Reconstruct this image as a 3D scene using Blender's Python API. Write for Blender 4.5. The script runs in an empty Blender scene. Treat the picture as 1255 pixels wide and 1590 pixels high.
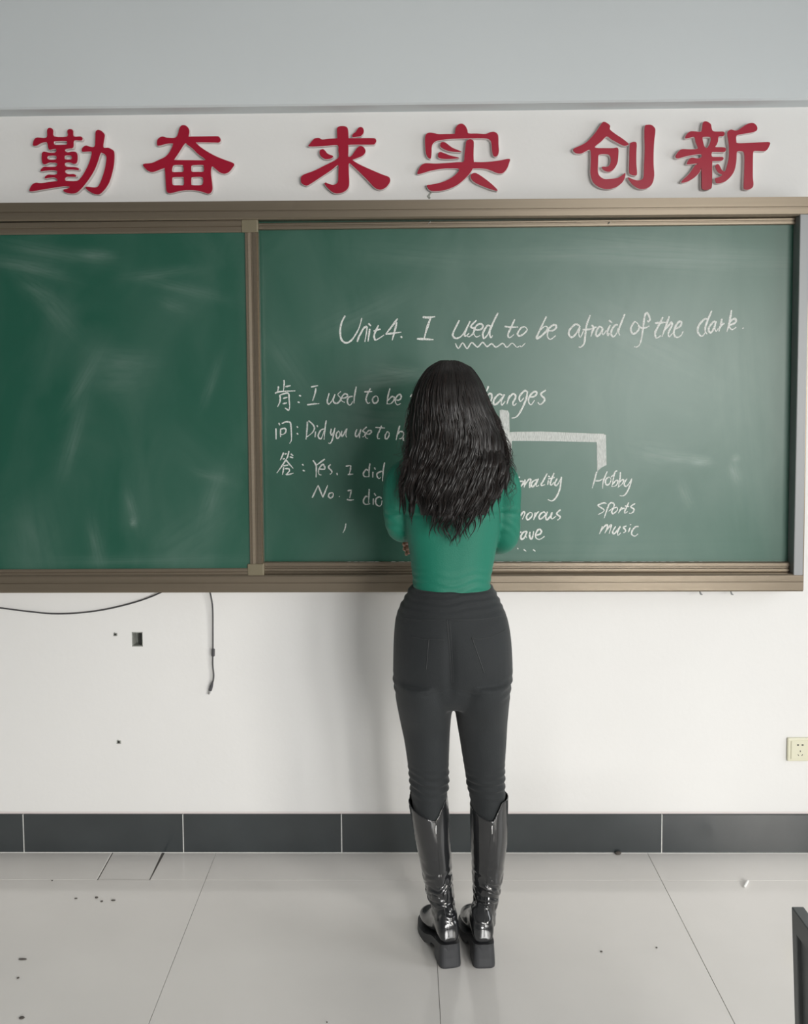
import bpy, bmesh, math, random
import numpy as np
from mathutils import Vector, Matrix
from mathutils.bvhtree import BVHTree
from mathutils.noise import noise as pnoise
random.seed(7)
S = bpy.context.scene
COL = S.collection

# ------------------------------------------------------------------ camera
F_PX, CX, CY = 1500.0, 601.0, 678.0
YAW, PITCH, ROLL = .018, math.atan(93 / 1500.), .008
CAM = Vector((0, -3.495, 1.764))
_f = Vector((-math.sin(YAW) * math.cos(PITCH), math.cos(YAW) * math.cos(PITCH), -math.sin(PITCH)))
_r0 = Vector((math.cos(YAW), math.sin(YAW), 0)); _u0 = _r0.cross(_f)
CR = _r0 * math.cos(ROLL) - _u0 * math.sin(ROLL)
CU = _u0 * math.cos(ROLL) + _r0 * math.sin(ROLL)
CF = _f
cd = bpy.data.cameras.new('camera'); cam = bpy.data.objects.new('camera', cd); COL.objects.link(cam)
cam.matrix_world = Matrix(((CR.x, CU.x, -CF.x, CAM.x), (CR.y, CU.y, -CF.y, CAM.y), (CR.z, CU.z, -CF.z, CAM.z), (0, 0, 0, 1)))
cd.sensor_fit = 'VERTICAL'; cd.sensor_height = 24; cd.lens = F_PX / 1590 * 24
cd.shift_x = (627.5 - CX) / 1590; cd.shift_y = -(795 - CY) / 1590
cd.clip_start = .05
S.camera = cam

# ------------------------------------------------------------------ world, lights, exposure
w = bpy.data.worlds.new('world'); S.world = w; w.use_nodes = True
bg = w.node_tree.nodes['Background']; bg.inputs[0].default_value = (.80, .90, 1, 1); bg.inputs[1].default_value = 1.0
S.view_settings.view_transform = 'Standard'; S.view_settings.look = 'None'
S.view_settings.exposure = 0.0; S.view_settings.gamma = 1; S.view_settings.use_curve_mapping = False
RX = 3.3      # right (window) wall
LX = -3.9
BY = -8.6     # back wall
CZ = 3.35
WINS = [(-2.1, -0.5), (-5.6, -4.2), (-7.6, -6.2)]   # y ranges of the windows in the right wall
WZ = (.80, 2.65)
LWINS = []   # the left wall is blank
def area(name, loc, aim, sx, sy, power, color, spread=180):
    l = bpy.data.lights.new(name, 'AREA'); l.shape = 'RECTANGLE'; l.size = sx; l.size_y = sy
    l.energy = power; l.color = color; l.spread = math.radians(spread)
    o = bpy.data.objects.new(name, l); COL.objects.link(o); o.location = loc
    d = Vector(aim) - Vector(loc)
    o.rotation_euler = d.to_track_quat('-Z', 'Y').to_euler()
    return o
WPOW = [16, 34, 58]
WCOL = [(1, .99, .97), (1, .955, .88), (1, .985, .96)]
WAIM = [(1.2, -.3, 1.2), (.8, -1.2, .0), (-.3, -1.9, 0.0)]
for (y0, y1), pw, aim_, wc in zip(WINS, WPOW, WAIM, WCOL):
    yc = (y0 + y1) / 2
    area('window_daylight', (RX + .22, yc, 1.85), aim_, y1 - y0, WZ[1] - WZ[0] - .05, pw, wc, 130 if y0 > -3 else 88)
FILL_WIN = (1.5, 3.2)    # window added in the unseen back wall to soften the wall shadow
area('rear_fill_light', ((FILL_WIN[0] + FILL_WIN[1]) / 2, BY - .22, 1.85), (.1, -1.2, -.1), FILL_WIN[1] - FILL_WIN[0], WZ[1] - WZ[0] - .05, 46, (1, .985, .96), 66)  # added frontal fill lamp, placed outside the invented opening
for y0, y1 in LWINS:
    area('corridor_daylight', (LX - .22, (y0 + y1) / 2, 1.85), (-.8, -1.0, -.1), y1 - y0, WZ[1] - WZ[0] - .05, 34, (.97, .985, 1), 100)

# ------------------------------------------------------------------ pixel -> point on the plane y = Y
def P(px, py, Y):
    d = CF + CR * ((px - CX) / F_PX) - CU * ((py - CY) / F_PX)
    t = (Y - CAM.y) / d.y
    return CAM + d * t
def PF(px, py, z=0.0):
    d = CF + CR * ((px - CX) / F_PX) - CU * ((py - CY) / F_PX)
    return CAM + d * ((z - CAM.z) / d.z)
def PD(px, py):
    return (CF + CR * ((px - CX) / F_PX) - CU * ((py - CY) / F_PX)).normalized()

# ------------------------------------------------------------------ materials
def mat(name, col, rough=.5, metal=0.0, spec=.5, noise_amt=0, noise_scale=5, bump=0, bump_scale=60, stretch=None, **kw):
    m = bpy.data.materials.new(name); m.use_nodes = True
    nt = m.node_tree; n = nt.nodes; b = n['Principled BSDF']
    b.inputs['Base Color'].default_value = (*col, 1); b.inputs['Roughness'].default_value = rough
    b.inputs['Metallic'].default_value = metal; b.inputs['Specular IOR Level'].default_value = spec
    for k, v in kw.items(): b.inputs[k.replace('_', ' ')].default_value = v
    geo = n.new('ShaderNodeNewGeometry'); vec = geo.outputs['Position']
    if stretch:
        mp = n.new('ShaderNodeMapping'); mp.inputs['Scale'].default_value = stretch
        nt.links.new(vec, mp.inputs['Vector']); vec = mp.outputs[0]
    if noise_amt:
        t = n.new('ShaderNodeTexNoise'); t.inputs['Scale'].default_value = noise_scale; t.inputs['Detail'].default_value = 5
        nt.links.new(vec, t.inputs['Vector'])
        r = n.new('ShaderNodeMapRange'); r.inputs[1].default_value = .3; r.inputs[2].default_value = .7
        r.inputs[3].default_value = 1 - noise_amt; r.inputs[4].default_value = 1 + noise_amt
        nt.links.new(t.outputs['Fac'], r.inputs[0])
        mx = n.new('ShaderNodeVectorMath'); mx.operation = 'SCALE'; mx.inputs[0].default_value = col
        nt.links.new(r.outputs[0], mx.inputs['Scale']); nt.links.new(mx.outputs[0], b.inputs['Base Color'])
    if bump:
        t2 = n.new('ShaderNodeTexNoise'); t2.inputs['Scale'].default_value = bump_scale; t2.inputs['Detail'].default_value = 4
        nt.links.new(vec, t2.inputs['Vector'])
        bp = n.new('ShaderNodeBump'); bp.inputs['Strength'].default_value = bump; bp.inputs['Distance'].default_value = .004
        nt.links.new(t2.outputs['Fac'], bp.inputs['Height']); nt.links.new(bp.outputs[0], b.inputs['Normal'])
    return m

def blob_mask(nt, blobs, streak=True):
    """sum of soft rotated ellipses on the plane x-z, each broken into streaks"""
    n = nt.nodes; L = nt.links
    geo = n.new('ShaderNodeNewGeometry'); pos = geo.outputs['Position']; tot = None
    for (x, z, ang, ln, wd, st) in blobs:
        mp = n.new('ShaderNodeMapping'); mp.vector_type = 'TEXTURE'
        mp.inputs['Location'].default_value = (x, 0, z); mp.inputs['Rotation'].default_value = (0, -ang, 0)
        mp.inputs['Scale'].default_value = (ln * 1.15, 1e4, wd * 1.35 + .003); L.new(pos, mp.inputs['Vector'])
        d = n.new('ShaderNodeVectorMath'); d.operation = 'DOT_PRODUCT'; L.new(mp.outputs[0], d.inputs[0]); L.new(mp.outputs[0], d.inputs[1])
        e = n.new('ShaderNodeMath'); e.operation = 'POWER'; e.inputs[0].default_value = .37; L.new(d.outputs['Value'], e.inputs[1])
        ns = n.new('ShaderNodeTexNoise'); ns.inputs['Scale'].default_value = 1; ns.inputs['Detail'].default_value = 4
        mp2 = n.new('ShaderNodeMapping'); mp2.inputs['Scale'].default_value = (.9, 1, 2.6); L.new(mp.outputs[0], mp2.inputs['Vector']); L.new(mp2.outputs[0], ns.inputs['Vector'])
        mr = n.new('ShaderNodeMapRange'); mr.inputs[1].default_value = .3; mr.inputs[2].default_value = .75; mr.inputs[3].default_value = .15 * st; mr.inputs[4].default_value = st * .75
        L.new(ns.outputs['Fac'], mr.inputs[0])
        m = n.new('ShaderNodeMath'); m.operation = 'MULTIPLY'; L.new(e.outputs[0], m.inputs[0]); L.new(mr.outputs[0], m.inputs[1])
        if tot is None: tot = m.outputs[0]
        else:
            a = n.new('ShaderNodeMath'); a.operation = 'ADD'; L.new(tot, a.inputs[0]); L.new(m.outputs[0], a.inputs[1]); tot = a.outputs[0]
    return tot

def board_mat(name, blobs):
    m = mat(name, (.010, .088, .055), rough=.37, spec=.62)
    nt = m.node_tree; n = nt.nodes; L = nt.links; b = n['Principled BSDF']
    tot = blob_mask(nt, blobs)
    geo = n.new('ShaderNodeNewGeometry')
    mp = n.new('ShaderNodeMapping'); mp.inputs['Scale'].default_value = (2.2, 1, 1.1); mp.inputs['Rotation'].default_value = (0, .5, 0)
    L.new(geo.outputs['Position'], mp.inputs['Vector'])
    ns = n.new('ShaderNodeTexNoise'); ns.inputs['Scale'].default_value = 1.6; ns.inputs['Detail'].default_value = 6; ns.inputs['Distortion'].default_value = 1.2
    L.new(mp.outputs[0], ns.inputs['Vector'])
    mr = n.new('ShaderNodeMapRange'); mr.inputs[1].default_value = .4; mr.inputs[2].default_value = .75; mr.inputs[3].default_value = .0; mr.inputs[4].default_value = .09
    L.new(ns.outputs['Fac'], mr.inputs[0])
    a = n.new('ShaderNodeMath'); a.operation = 'ADD'; a.use_clamp = True; L.new(tot, a.inputs[0]); L.new(mr.outputs[0], a.inputs[1])
    mx = n.new('ShaderNodeMix'); mx.data_type = 'RGBA'
    mx.inputs['A'].default_value = (.010, .088, .055, 1); mx.inputs['B'].default_value = (.33, .42, .38, 1)
    L.new(a.outputs[0], mx.inputs['Factor']); L.new(mx.outputs['Result'], b.inputs['Base Color'])
    return m

def chalk_mat(name, solid, alpha_lo, st):
    m = bpy.data.materials.new(name); m.use_nodes = True; nt = m.node_tree; n = nt.nodes; L = nt.links
    b = n['Principled BSDF']; b.inputs['Base Color'].default_value = (.86, .88, .85, 1); b.inputs['Roughness'].default_value = .95
    b.inputs['Specular IOR Level'].default_value = .1
    geo = n.new('ShaderNodeNewGeometry'); mp = n.new('ShaderNodeMapping'); mp.inputs['Scale'].default_value = st
    L.new(geo.outputs['Position'], mp.inputs['Vector'])
    ns = n.new('ShaderNodeTexNoise'); ns.inputs['Scale'].default_value = 1; ns.inputs['Detail'].default_value = 3
    L.new(mp.outputs[0], ns.inputs['Vector'])
    mr = n.new('ShaderNodeMapRange'); mr.inputs[1].default_value = .35; mr.inputs[2].default_value = .6; mr.inputs[3].default_value = alpha_lo; mr.inputs[4].default_value = solid
    L.new(ns.outputs['Fac'], mr.inputs[0]); L.new(mr.outputs[0], b.inputs['Alpha'])
    return m

def wall_blobs(L_): return [(*[P(px, py, 0)[i] for i in (0, 2)], a, l, w_, s) for px, py, a, l, w_, s in L_]

M = {}
M['wall'] = mat('wall_paint', (.80, .795, .78), .75, noise_amt=.02, noise_scale=1.5, bump=.15, bump_scale=40)
M['beam'] = mat('beam_paint', (.66, .70, .715), .75, noise_amt=.02, noise_scale=1.2)
M['ceil'] = mat('ceiling_paint', (.5, .5, .5), .8)
M['wall_b'] = mat('bounce_cut_wall_paint', (.40, .42, .42), .8, noise_amt=.03, noise_scale=1)  # greyed on the unseen walls to cut light bounced to the front
M['tile'] = mat('floor_tile_glaze', (.82, .795, .765), .11, spec=.5, noise_amt=.03, noise_scale=2.5)
M['grout'] = mat('grout', (.16, .15, .14), .9)
M['skirt'] = mat('skirting_glaze', (.035, .042, .045), .19, spec=.8, noise_amt=.12, noise_scale=4)
M['grout_l'] = mat('pale_grout', (.62, .62, .6), .9, noise_amt=.1, noise_scale=90)
M['alu'] = mat('champagne_aluminium', (.235, .195, .145), .30, metal=.6, spec=.5, noise_amt=.04, noise_scale=3, stretch=(.6, 30, 40))
M['alu2'] = mat('corner_bracket_plastic', (.20, .175, .115), .4, metal=.2)
M['grayalu'] = mat('grey_aluminium', (.27, .28, .285), .45, metal=.2)
M['red'] = mat('red_acrylic', (.36, .007, .030), .30, spec=.4)
M['rim'] = mat('pale_foam_board', (.75, .68, .67), .7)
M['skin'] = mat('skin', (.62, .36, .27), .5, Subsurface_Weight=.1)
M['sweater'] = mat('green_knit', (.0015, .155, .098), .6, bump=.2, bump_scale=260, Sheen_Weight=.04)
M['jeans'] = mat('black_stretch_cotton', (.018, .021, .023), .75, spec=.3, bump=.2, bump_scale=300, Sheen_Weight=.14, noise_amt=.1, noise_scale=8)
M['seam'] = mat('seam_thread', (.026, .029, .031), .6)
M['boot'] = mat('black_patent_leather', (.018, .019, .021), .16, spec=.6, Coat_Weight=.6, Coat_Roughness=.08)
M['sole'] = mat('black_rubber_sole', (.040, .042, .046), .5)
M['hair'] = mat('black_brown_hair', (.009, .0075, .007), .40, spec=.4)
M['hair2'] = mat('dark_brown_hair', (.022, .016, .014), .42, spec=.45)
M['metal'] = mat('steel', (.6, .6, .6), .3, metal=1)
M['cable'] = mat('grey_cable', (.06, .06, .065), .5)
M['socket'] = mat('cream_plastic', (.74, .72, .56), .35)
M['dark'] = mat('dark_void', (.02, .02, .018), .8)
M['dirt'] = mat('dirt', (.10, .09, .08), .9)
M['white'] = mat('white_chalk', (.9, .9, .88), .9)
M['concrete'] = mat('cement', (.33, .34, .31), .9, noise_amt=.25, noise_scale=40)
M['chair'] = mat('dark_grey_plastic', (.125, .135, .138), .42, noise_amt=.05, noise_scale=10)
M['eye'] = mat('eye_white', (.8, .8, .8), .2)
M['lips'] = mat('lips', (.5, .15, .14), .4)
M['chalk'] = chalk_mat('chalk_line', .95, .55, (220, 1, 220))
M['chalk_broad'] = chalk_mat('broad_chalk_horizontal', .72, .48, (330, 1, 60))
M['frame_w'] = mat('white_window_frame', (.8, .8, .8), .4)

# ------------------------------------------------------------------ object helpers
def wloc(o):
    v = Vector((0, 0, 0))
    while o is not None: v += o.location; o = o.parent
    return v
def setp(o, label=None, cat=None, group=None, kind=None):
    if label: o['label'] = label
    if cat: o['category'] = cat
    if group: o['group'] = group
    if kind: o['kind'] = kind
    return o
def empty(name, loc, label=None, cat=None, group=None, kind=None):
    o = bpy.data.objects.new(name, None); COL.objects.link(o); o.location = loc; o.empty_display_size = .1
    return setp(o, label, cat, group, kind)
def obj(name, V, Fc, m, parent=None, origin=None, smooth=False, **k):
    """vertices are given in world metres; the object gets its own origin"""
    V = np.array([tuple(v) for v in V], dtype=float)
    if origin is None:
        origin = wloc(parent) if parent is not None else Vector(((V[:, 0].min() + V[:, 0].max()) / 2, (V[:, 1].min() + V[:, 1].max()) / 2, V[:, 2].min()))
    me = bpy.data.meshes.new(name); me.from_pydata((V - np.array(origin)).tolist(), [], [list(f) for f in Fc]); me.update()
    bm = bmesh.new(); bm.from_mesh(me); bmesh.ops.recalc_face_normals(bm, faces=bm.faces[:]); bm.to_mesh(me); bm.free()
    for mm in (m if isinstance(m, (list, tuple)) else [m]): me.materials.append(mm)
    if smooth: me.polygons.foreach_set('use_smooth', [True] * len(me.polygons))
    o = bpy.data.objects.new(name, me); COL.objects.link(o)
    if parent is not None:
        o.parent = parent; o.location = Vector(origin) - wloc(parent)
    else: o.location = origin
    return setp(o, **k)
def merge(*parts):
    V, Fc = [], []
    for v, f in parts:
        b = len(V); V += [tuple(x) for x in v]; Fc += [[i + b for i in q] for q in f]
    return V, Fc
def box(x0, x1, y0, y1, z0, z1):
    V = [(x, y, z) for x in (x0, x1) for y in (y0, y1) for z in (z0, z1)]
    return V, [(0, 1, 3, 2), (4, 6, 7, 5), (0, 4, 5, 1), (2, 3, 7, 6), (0, 2, 6, 4), (1, 5, 7, 3)]
def bevbox(x0, x1, y0, y1, z0, z1, b=.003, seg=2):
    bm = bmesh.new(); V, Fc = box(x0, x1, y0, y1, z0, z1)
    vs = [bm.verts.new(v) for v in V]
    for f in Fc: bm.faces.new([vs[i] for i in f])
    bmesh.ops.recalc_face_normals(bm, faces=bm.faces[:])
    bmesh.ops.bevel(bm, geom=bm.edges[:] , offset=b, segments=seg, affect='EDGES', profile=.5)
    bm.verts.index_update()
    r = [v.co.copy() for v in bm.verts], [[v.index for v in f.verts] for f in bm.faces]; bm.free(); return r
def sweep(profA, profB):
    """prism between two congruent closed profiles (lists of points)"""
    n = len(profA); V = list(profA) + list(profB)
    Fc = [(i, (i + 1) % n, n + (i + 1) % n, n + i) for i in range(n)] + [list(range(n)), list(range(2 * n - 1, n - 1, -1))]
    return V, Fc
def loft(rings, cap=True):
    n = len(rings[0]); V = [p for r in rings for p in r]; Fc = []
    for k in range(len(rings) - 1):
        for i in range(n):
            j = (i + 1) % n; Fc.append((k * n + i, k * n + j, (k + 1) * n + j, (k + 1) * n + i))
    if cap: Fc += [list(range(n - 1, -1, -1)), list(range((len(rings) - 1) * n, len(rings) * n))]
    return V, Fc
def cr(pts, sub=6, closed=False):
    """Catmull-Rom through rows of numbers"""
    A = [np.array(p, float) for p in pts]; n = len(A); out = []
    rng = range(n) if closed else range(n - 1)
    for i in rng:
        if closed: p0, p1, p2, p3 = A[i - 1], A[i], A[(i + 1) % n], A[(i + 2) % n]
        else: p0, p1, p2, p3 = A[max(i - 1, 0)], A[i], A[i + 1], A[min(i + 2, n - 1)]
        for s in range(sub):
            t = s / sub
            out.append(.5 * (2 * p1 + (p2 - p0) * t + (2 * p0 - 5 * p1 + 4 * p2 - p3) * t * t + (3 * p1 - p0 - 3 * p2 + p3) * t ** 3))
    if not closed: out.append(A[-1])
    return out
def tube(pts, rad, n=10, flat=1.0, cap=True):
    """tube through 3D points with radii; parallel transported frame"""
    pts = [Vector(p) for p in pts]; rad = list(rad) if hasattr(rad, '__len__') else [rad] * len(pts)
    T = [(pts[min(i + 1, len(pts) - 1)] - pts[max(i - 1, 0)]).normalized() for i in range(len(pts))]
    u = T[0].orthogonal().normalized(); rings = []
    for i, p in enumerate(pts):
        u = (u - T[i] * u.dot(T[i])).normalized(); v = T[i].cross(u)
        rings.append([p + (u * math.cos(a) + v * math.sin(a) * flat) * rad[i] for a in [2 * math.pi * k / n for k in range(n)]])
    return loft(rings, cap)
def round_tube(ctrl, n=20, sub=6):
    """ctrl rows: x,y,z,r ; ends closed with rounded caps"""
    R = cr(ctrl, sub); pts = [Vector(r[:3]) for r in R]; rad = [max(r[3], .0005) for r in R]
    def ends(p, d, r): return [(p + d * r * math.sin(a), r * math.cos(a)) for a in (.5, 1.0, 1.35)]
    d0 = (pts[0] - pts[1]).normalized(); d1 = (pts[-1] - pts[-2]).normalized()
    a = ends(pts[0], d0, rad[0])[::-1]; b = ends(pts[-1], d1, rad[-1])
    return tube([q for q, _ in a] + pts + [q for q, _ in b], [r for _, r in a] + rad + [r for _, r in b], n)
def ellipsoid(c, rx, ry, rz, nu=24, nv=16):
    rings = []
    for k in range(nv + 1):
        t = math.pi * (k + .02) / (nv + .04); s = math.sin(t)
        rings.append([(c[0] + rx * s * math.cos(a), c[1] + ry * s * math.sin(a), c[2] - rz * math.cos(t)) for a in [2 * math.pi * i / nu for i in range(nu)]])
    return loft(rings)
def remesh(VF, vox, smooth=4):
    V, Fc = VF
    me = bpy.data.meshes.new('tmp'); me.from_pydata([tuple(v) for v in V], [], [list(f) for f in Fc])
    bm = bmesh.new(); bm.from_mesh(me); bmesh.ops.recalc_face_normals(bm, faces=bm.faces[:]); bm.to_mesh(me); bm.free()
    o = bpy.data.objects.new('tmp', me); COL.objects.link(o)
    r = o.modifiers.new('r', 'REMESH'); r.mode = 'VOXEL'; r.voxel_size = vox
    if smooth:
        s = o.modifiers.new('s', 'SMOOTH'); s.iterations = smooth; s.factor = .5
    dg = bpy.context.evaluated_depsgraph_get(); dg.update()
    e = o.evaluated_get(dg).to_mesh()
    n = len(e.vertices); a = np.empty(n * 3); e.vertices.foreach_get('co', a); a = a.reshape(-1, 3).copy()
    nm = np.empty(n * 3); e.vertices.foreach_get('normal', nm); nm = nm.reshape(-1, 3).copy()
    fs = [tuple(p.vertices) for p in e.polygons]
    o.evaluated_get(dg).to_mesh_clear(); bpy.data.objects.remove(o); bpy.data.meshes.remove(me)
    return a, fs, nm

# ------------------------------------------------------------------ the room shell
# front wall with the square hole of a missing wall box
ha, hb = P(204.5, 981.5, 0), P(222, 1004, 0)
V, Fc = merge(box(LX, ha.x, 0, .2, 0, CZ), box(hb.x, RX, 0, .2, 0, CZ), box(ha.x, hb.x, 0, .2, 0, hb.z), box(ha.x, hb.x, 0, .2, ha.z, CZ))
obj('wall_front', V, Fc, M['wall'], kind='structure')
parts = [box(LX - .24, LX, BY, .2, 0, WZ[0]), box(LX - .24, LX, BY, .2, WZ[1], CZ)]
ys = [BY] + [v for w_ in sorted(LWINS) for v in w_] + [.2]
for i in range(0, len(ys), 2): parts.append(box(LX - .24, LX, ys[i], ys[i + 1], WZ[0], WZ[1]))
V, Fc = merge(*parts); obj('wall_left', V, Fc, M['wall_b'], kind='structure')
V, Fc = merge(box(LX - .2, FILL_WIN[0], BY - .2, BY, 0, CZ), box(FILL_WIN[1], RX + .2, BY - .2, BY, 0, CZ), box(FILL_WIN[0], FILL_WIN[1], BY - .2, BY, 0, WZ[0]), box(FILL_WIN[0], FILL_WIN[1], BY - .2, BY, WZ[1], CZ)); obj('wall_back', V, Fc, M['wall_b'], kind='structure')
parts = [box(RX, RX + .24, BY, .2, 0, WZ[0]), box(RX, RX + .24, BY, .2, WZ[1], CZ)]
ys = [BY] + [v for w_ in sorted(WINS) for v in w_] + [.2]
for i in range(0, len(ys), 2): parts.append(box(RX, RX + .24, ys[i], ys[i + 1], WZ[0], WZ[1]))
V, Fc = merge(*parts); obj('wall_right', V, Fc, M['wall_b'], kind='structure')
gb = empty('window_4', (2.35, BY - .1, WZ[0]), kind='structure')  # frame of the window added for fill light
V, Fc = merge(*[box(x - .03, x + .03, BY - .13, BY - .08, *WZ) for x in (FILL_WIN[0] + .03, FILL_WIN[0] + .85, FILL_WIN[1] - .03)], box(*FILL_WIN, BY - .13, BY - .08, WZ[0], WZ[0] + .05), box(*FILL_WIN, BY - .13, BY - .08, WZ[1] - .05, WZ[1]))
obj('window_frame', V, Fc, M['frame_w'], gb)
for i, (y0, y1) in enumerate(LWINS):
    g = empty('window_%d' % (i + 4), (LX - .1, (y0 + y1) / 2, WZ[0]), kind='structure'); t = .05
    V, Fc = merge(box(LX - .13, LX - .08, y0, y0 + t, *WZ), box(LX - .13, LX - .08, y1 - t, y1, *WZ), box(LX - .13, LX - .08, y0, y1, WZ[0], WZ[0] + t), box(LX - .13, LX - .08, y0, y1, WZ[1] - t, WZ[1]))
    obj('window_frame', V, Fc, M['frame_w'], g)
for i, (y0, y1) in enumerate(WINS):
    g = empty('window_%d' % (i + 1), (RX + .1, (y0 + y1) / 2, WZ[0]), kind='structure')
    t = .05
    V, Fc = merge(box(RX + .08, RX + .13, y0, y0 + t, *WZ), box(RX + .08, RX + .13, y1 - t, y1, *WZ), box(RX + .08, RX + .13, y0, y1, WZ[0], WZ[0] + t), box(RX + .08, RX + .13, y0, y1, WZ[1] - t, WZ[1]))
    obj('window_frame', V, Fc, M['frame_w'], g)
    V, Fc = box(RX + .085, RX + .125, (y0 + y1) / 2 - .03, (y0 + y1) / 2 + .03, WZ[0] + t, WZ[1] - t); obj('mullion', V, Fc, M['frame_w'], g)
    V, Fc = box(RX - .03, RX + .08, y0 - .03, y1 + .03, WZ[0] - .03, WZ[0]); obj('window_sill', V, Fc, M['frame_w'], g)
V, Fc = box(LX, RX, BY, .2, CZ, CZ + .1); obj('ceiling', V, Fc, M['ceil'], kind='structure')
# projecting beam high on the wall, above the slogan
a, b = P(0, 169.5, -.095), P(1255, 154.5, -.095)
def zline(pa, pb, X): return pa.z + (pb.z - pa.z) * (X - pa.x) / (pb.x - pa.x)
def beamprof(X): 
    z = zline(a, b, X); return [(X, 0.0, z), (X, -.088, z), (X, -.095, z + .006), (X, -.095, CZ - .001), (X, 0.0, CZ - .001)]
V, Fc = sweep(beamprof(LX + .002), beamprof(RX - .002)); obj('trim_1', V, Fc, M['beam'], kind='structure')

# floor: a bed plus single tiles
V, Fc = box(LX, RX, BY, 0, -.05, -.004)
floor = obj('floor', V, Fc, M['grout'], kind='structure', origin=Vector((0, 0, -.05)))
XJ = [.888 - .8 * k for k in range(-3, 7)]; XJ = sorted([x for x in XJ if LX < x < RX] + [LX, RX])
YJ = [0, -.207] + [-.207 - .8 * k for k in range(1, 11)] + [BY]
g = .0007
def tile(x0, x1, y0, y1, dz=0.0, name='tile', xs=None):
    # xs lets the two long edges slope (x at the wall side)
    a0, a1 = xs if xs else (x0, x1)
    T = [(x0 + g, y0 + g), (x1 - g, y0 + g), (a1 - g, y1 - g), (a0 + g, y1 - g)]
    b_ = .0007
    cxm = (x0 + x1) / 2; cym = (y0 + y1) / 2
    ins = [(x + (b_ if x < cxm else -b_), y + (b_ if y < cym else -b_)) for x, y in T]
    V = [(x, y, -.006) for x, y in T] + [(x, y, -.0012 + dz) for x, y in T] + [(x, y, dz) for x, y in ins]
    Fc = [(0, 1, 5, 4), (1, 2, 6, 5), (2, 3, 7, 6), (3, 0, 4, 7), (4, 5, 9, 8), (5, 6, 10, 9), (6, 7, 11, 10), (7, 4, 8, 11), (8, 9, 10, 11)]
    return obj(name, V, Fc, M['tile'], floor, origin=Vector((cxm, cym, -.006)))
for j in range(len(YJ) - 1):
    for i in range(len(XJ) - 1):
        x0, x1, y1, y0 = XJ[i], XJ[i + 1], YJ[j], YJ[j + 1]
        if j == 0 and x0 < PF(200, 1345).x < x1:   # cut, loose pieces beside the wall
            c0a, c0b = PF(174, 1323).x, PF(149.5, 1367).x; c1a, c1b = PF(251, 1323).x, PF(231, 1367).x; c2a = PF(256, 1323).x
            tile(x0, c0b, y0, y1, xs=(x0, c0a)); tile(c0b + .003, c1b, y0, y1, -.0025, xs=(c0a + .003, c1a)); tile(c1b + .003, x1, y0, y1, xs=(c2a, x1))
        else: tile(x0, x1, y0, y1)

# skirting of glazed tiles
zt = P(700, 1264.5, -.012).z
V, Fc = box(LX, RX, -.0125, 0, 0, zt - .001)
skirt = obj('baseboard_front', V, Fc, M['grout_l'], kind='structure', origin=Vector((0, 0, 0)))
V, Fc = sweep([(LX, 0, zt), (LX, -.006, zt), (LX, 0, zt + .005)], [(RX, 0, zt), (RX, -.006, zt), (RX, 0, zt + .005)])
obj('plaster_edge', V, Fc, M['rim'], skirt)
xj = [P(p, 1290, -.012).x for p in (36.5, 284.5, 530.5, 1028.0)]
sj = [xj[0] - 4 * .594, xj[0] - 3 * .594, xj[0] - 2 * .594, xj[0] - .594, xj[0], xj[1], xj[2], (xj[2] + xj[3]) / 2, xj[3], xj[3] + .594, xj[3] + 1.188, xj[3] + 1.782, RX]
for x0, x1 in zip([LX] + sj[:-1], sj):
    if x1 <= x0 + .01 or x1 > RX + .01: continue
    V, Fc = bevbox(x0 + .0008, x1 - .0008, -.013, -.002, .001, zt, .0015, 1)
    obj('skirting_tile', V, Fc, M['skirt'], skirt, origin=Vector(((x0 + x1) / 2, -.006, 0)))

# ------------------------------------------------------------------ missing wall box, plugs, chip
V, Fc = merge(box(ha.x, hb.x, .045, .055, hb.z, ha.z), box(ha.x, ha.x + .003, .001, .05, hb.z, ha.z), box(hb.x - .003, hb.x, .001, .05, hb.z, ha.z), box(ha.x, hb.x, .001, .05, hb.z, hb.z + .003), box(ha.x, hb.x, .001, .05, ha.z - .003, ha.z))
wb = obj('empty_wall_box', V, Fc, M['concrete'], label='small square open hole in the white wall left of the hanging cable', cat='wall box')
V, Fc = box(hb.x - .018, hb.x - .003, .012, .045, hb.z + .006, ha.z - .006); obj('dark_slot', V, Fc, M['dark'], wb)
for (px, py, r, lb) in ((179, 985, .0075, 'small dark plug hole in the white wall left of the square hole'), (184.5, 1152, .0085, 'dark plug hole low on the white wall above the skirting')):
    c = P(px, py, 0); pts = []
    for k in range(10):
        q = r * (1 + .25 * math.sin(k * 2.3)); pts.append((c.x + q * math.cos(k * .628), c.z + q * math.sin(k * .628)))
    V, Fc = sweep([(x, -.0015, z) for x, z in pts], [(x, .004, z) for x, z in pts])
    pl = obj('wall_plug', V, Fc, M['concrete'], label=lb, cat='wall plug')
    V, Fc = sweep([(c.x + (x - c.x) * .55, -.002, c.z + (z - c.z) * .55) for x, z in pts], [(c.x + (x - c.x) * .55, .003, c.z + (z - c.z) * .55) for x, z in pts])
    obj('plug_core', V, Fc, M['dark'], pl)
V, Fc = [], []
for k, (px, py) in enumerate(((669, 299), (667, 302), (665, 305), (667, 307))):
    c = P(px, py, 0); v, f = ellipsoid((c.x, -.001, c.z), .004, .0015, .005, 8, 5); V, Fc = merge((V, Fc), (v, f))
obj('plaster_chip', V, Fc, M['concrete'], label='small cracked chip in the plaster below the fourth red character', cat='plaster chip')

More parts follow.
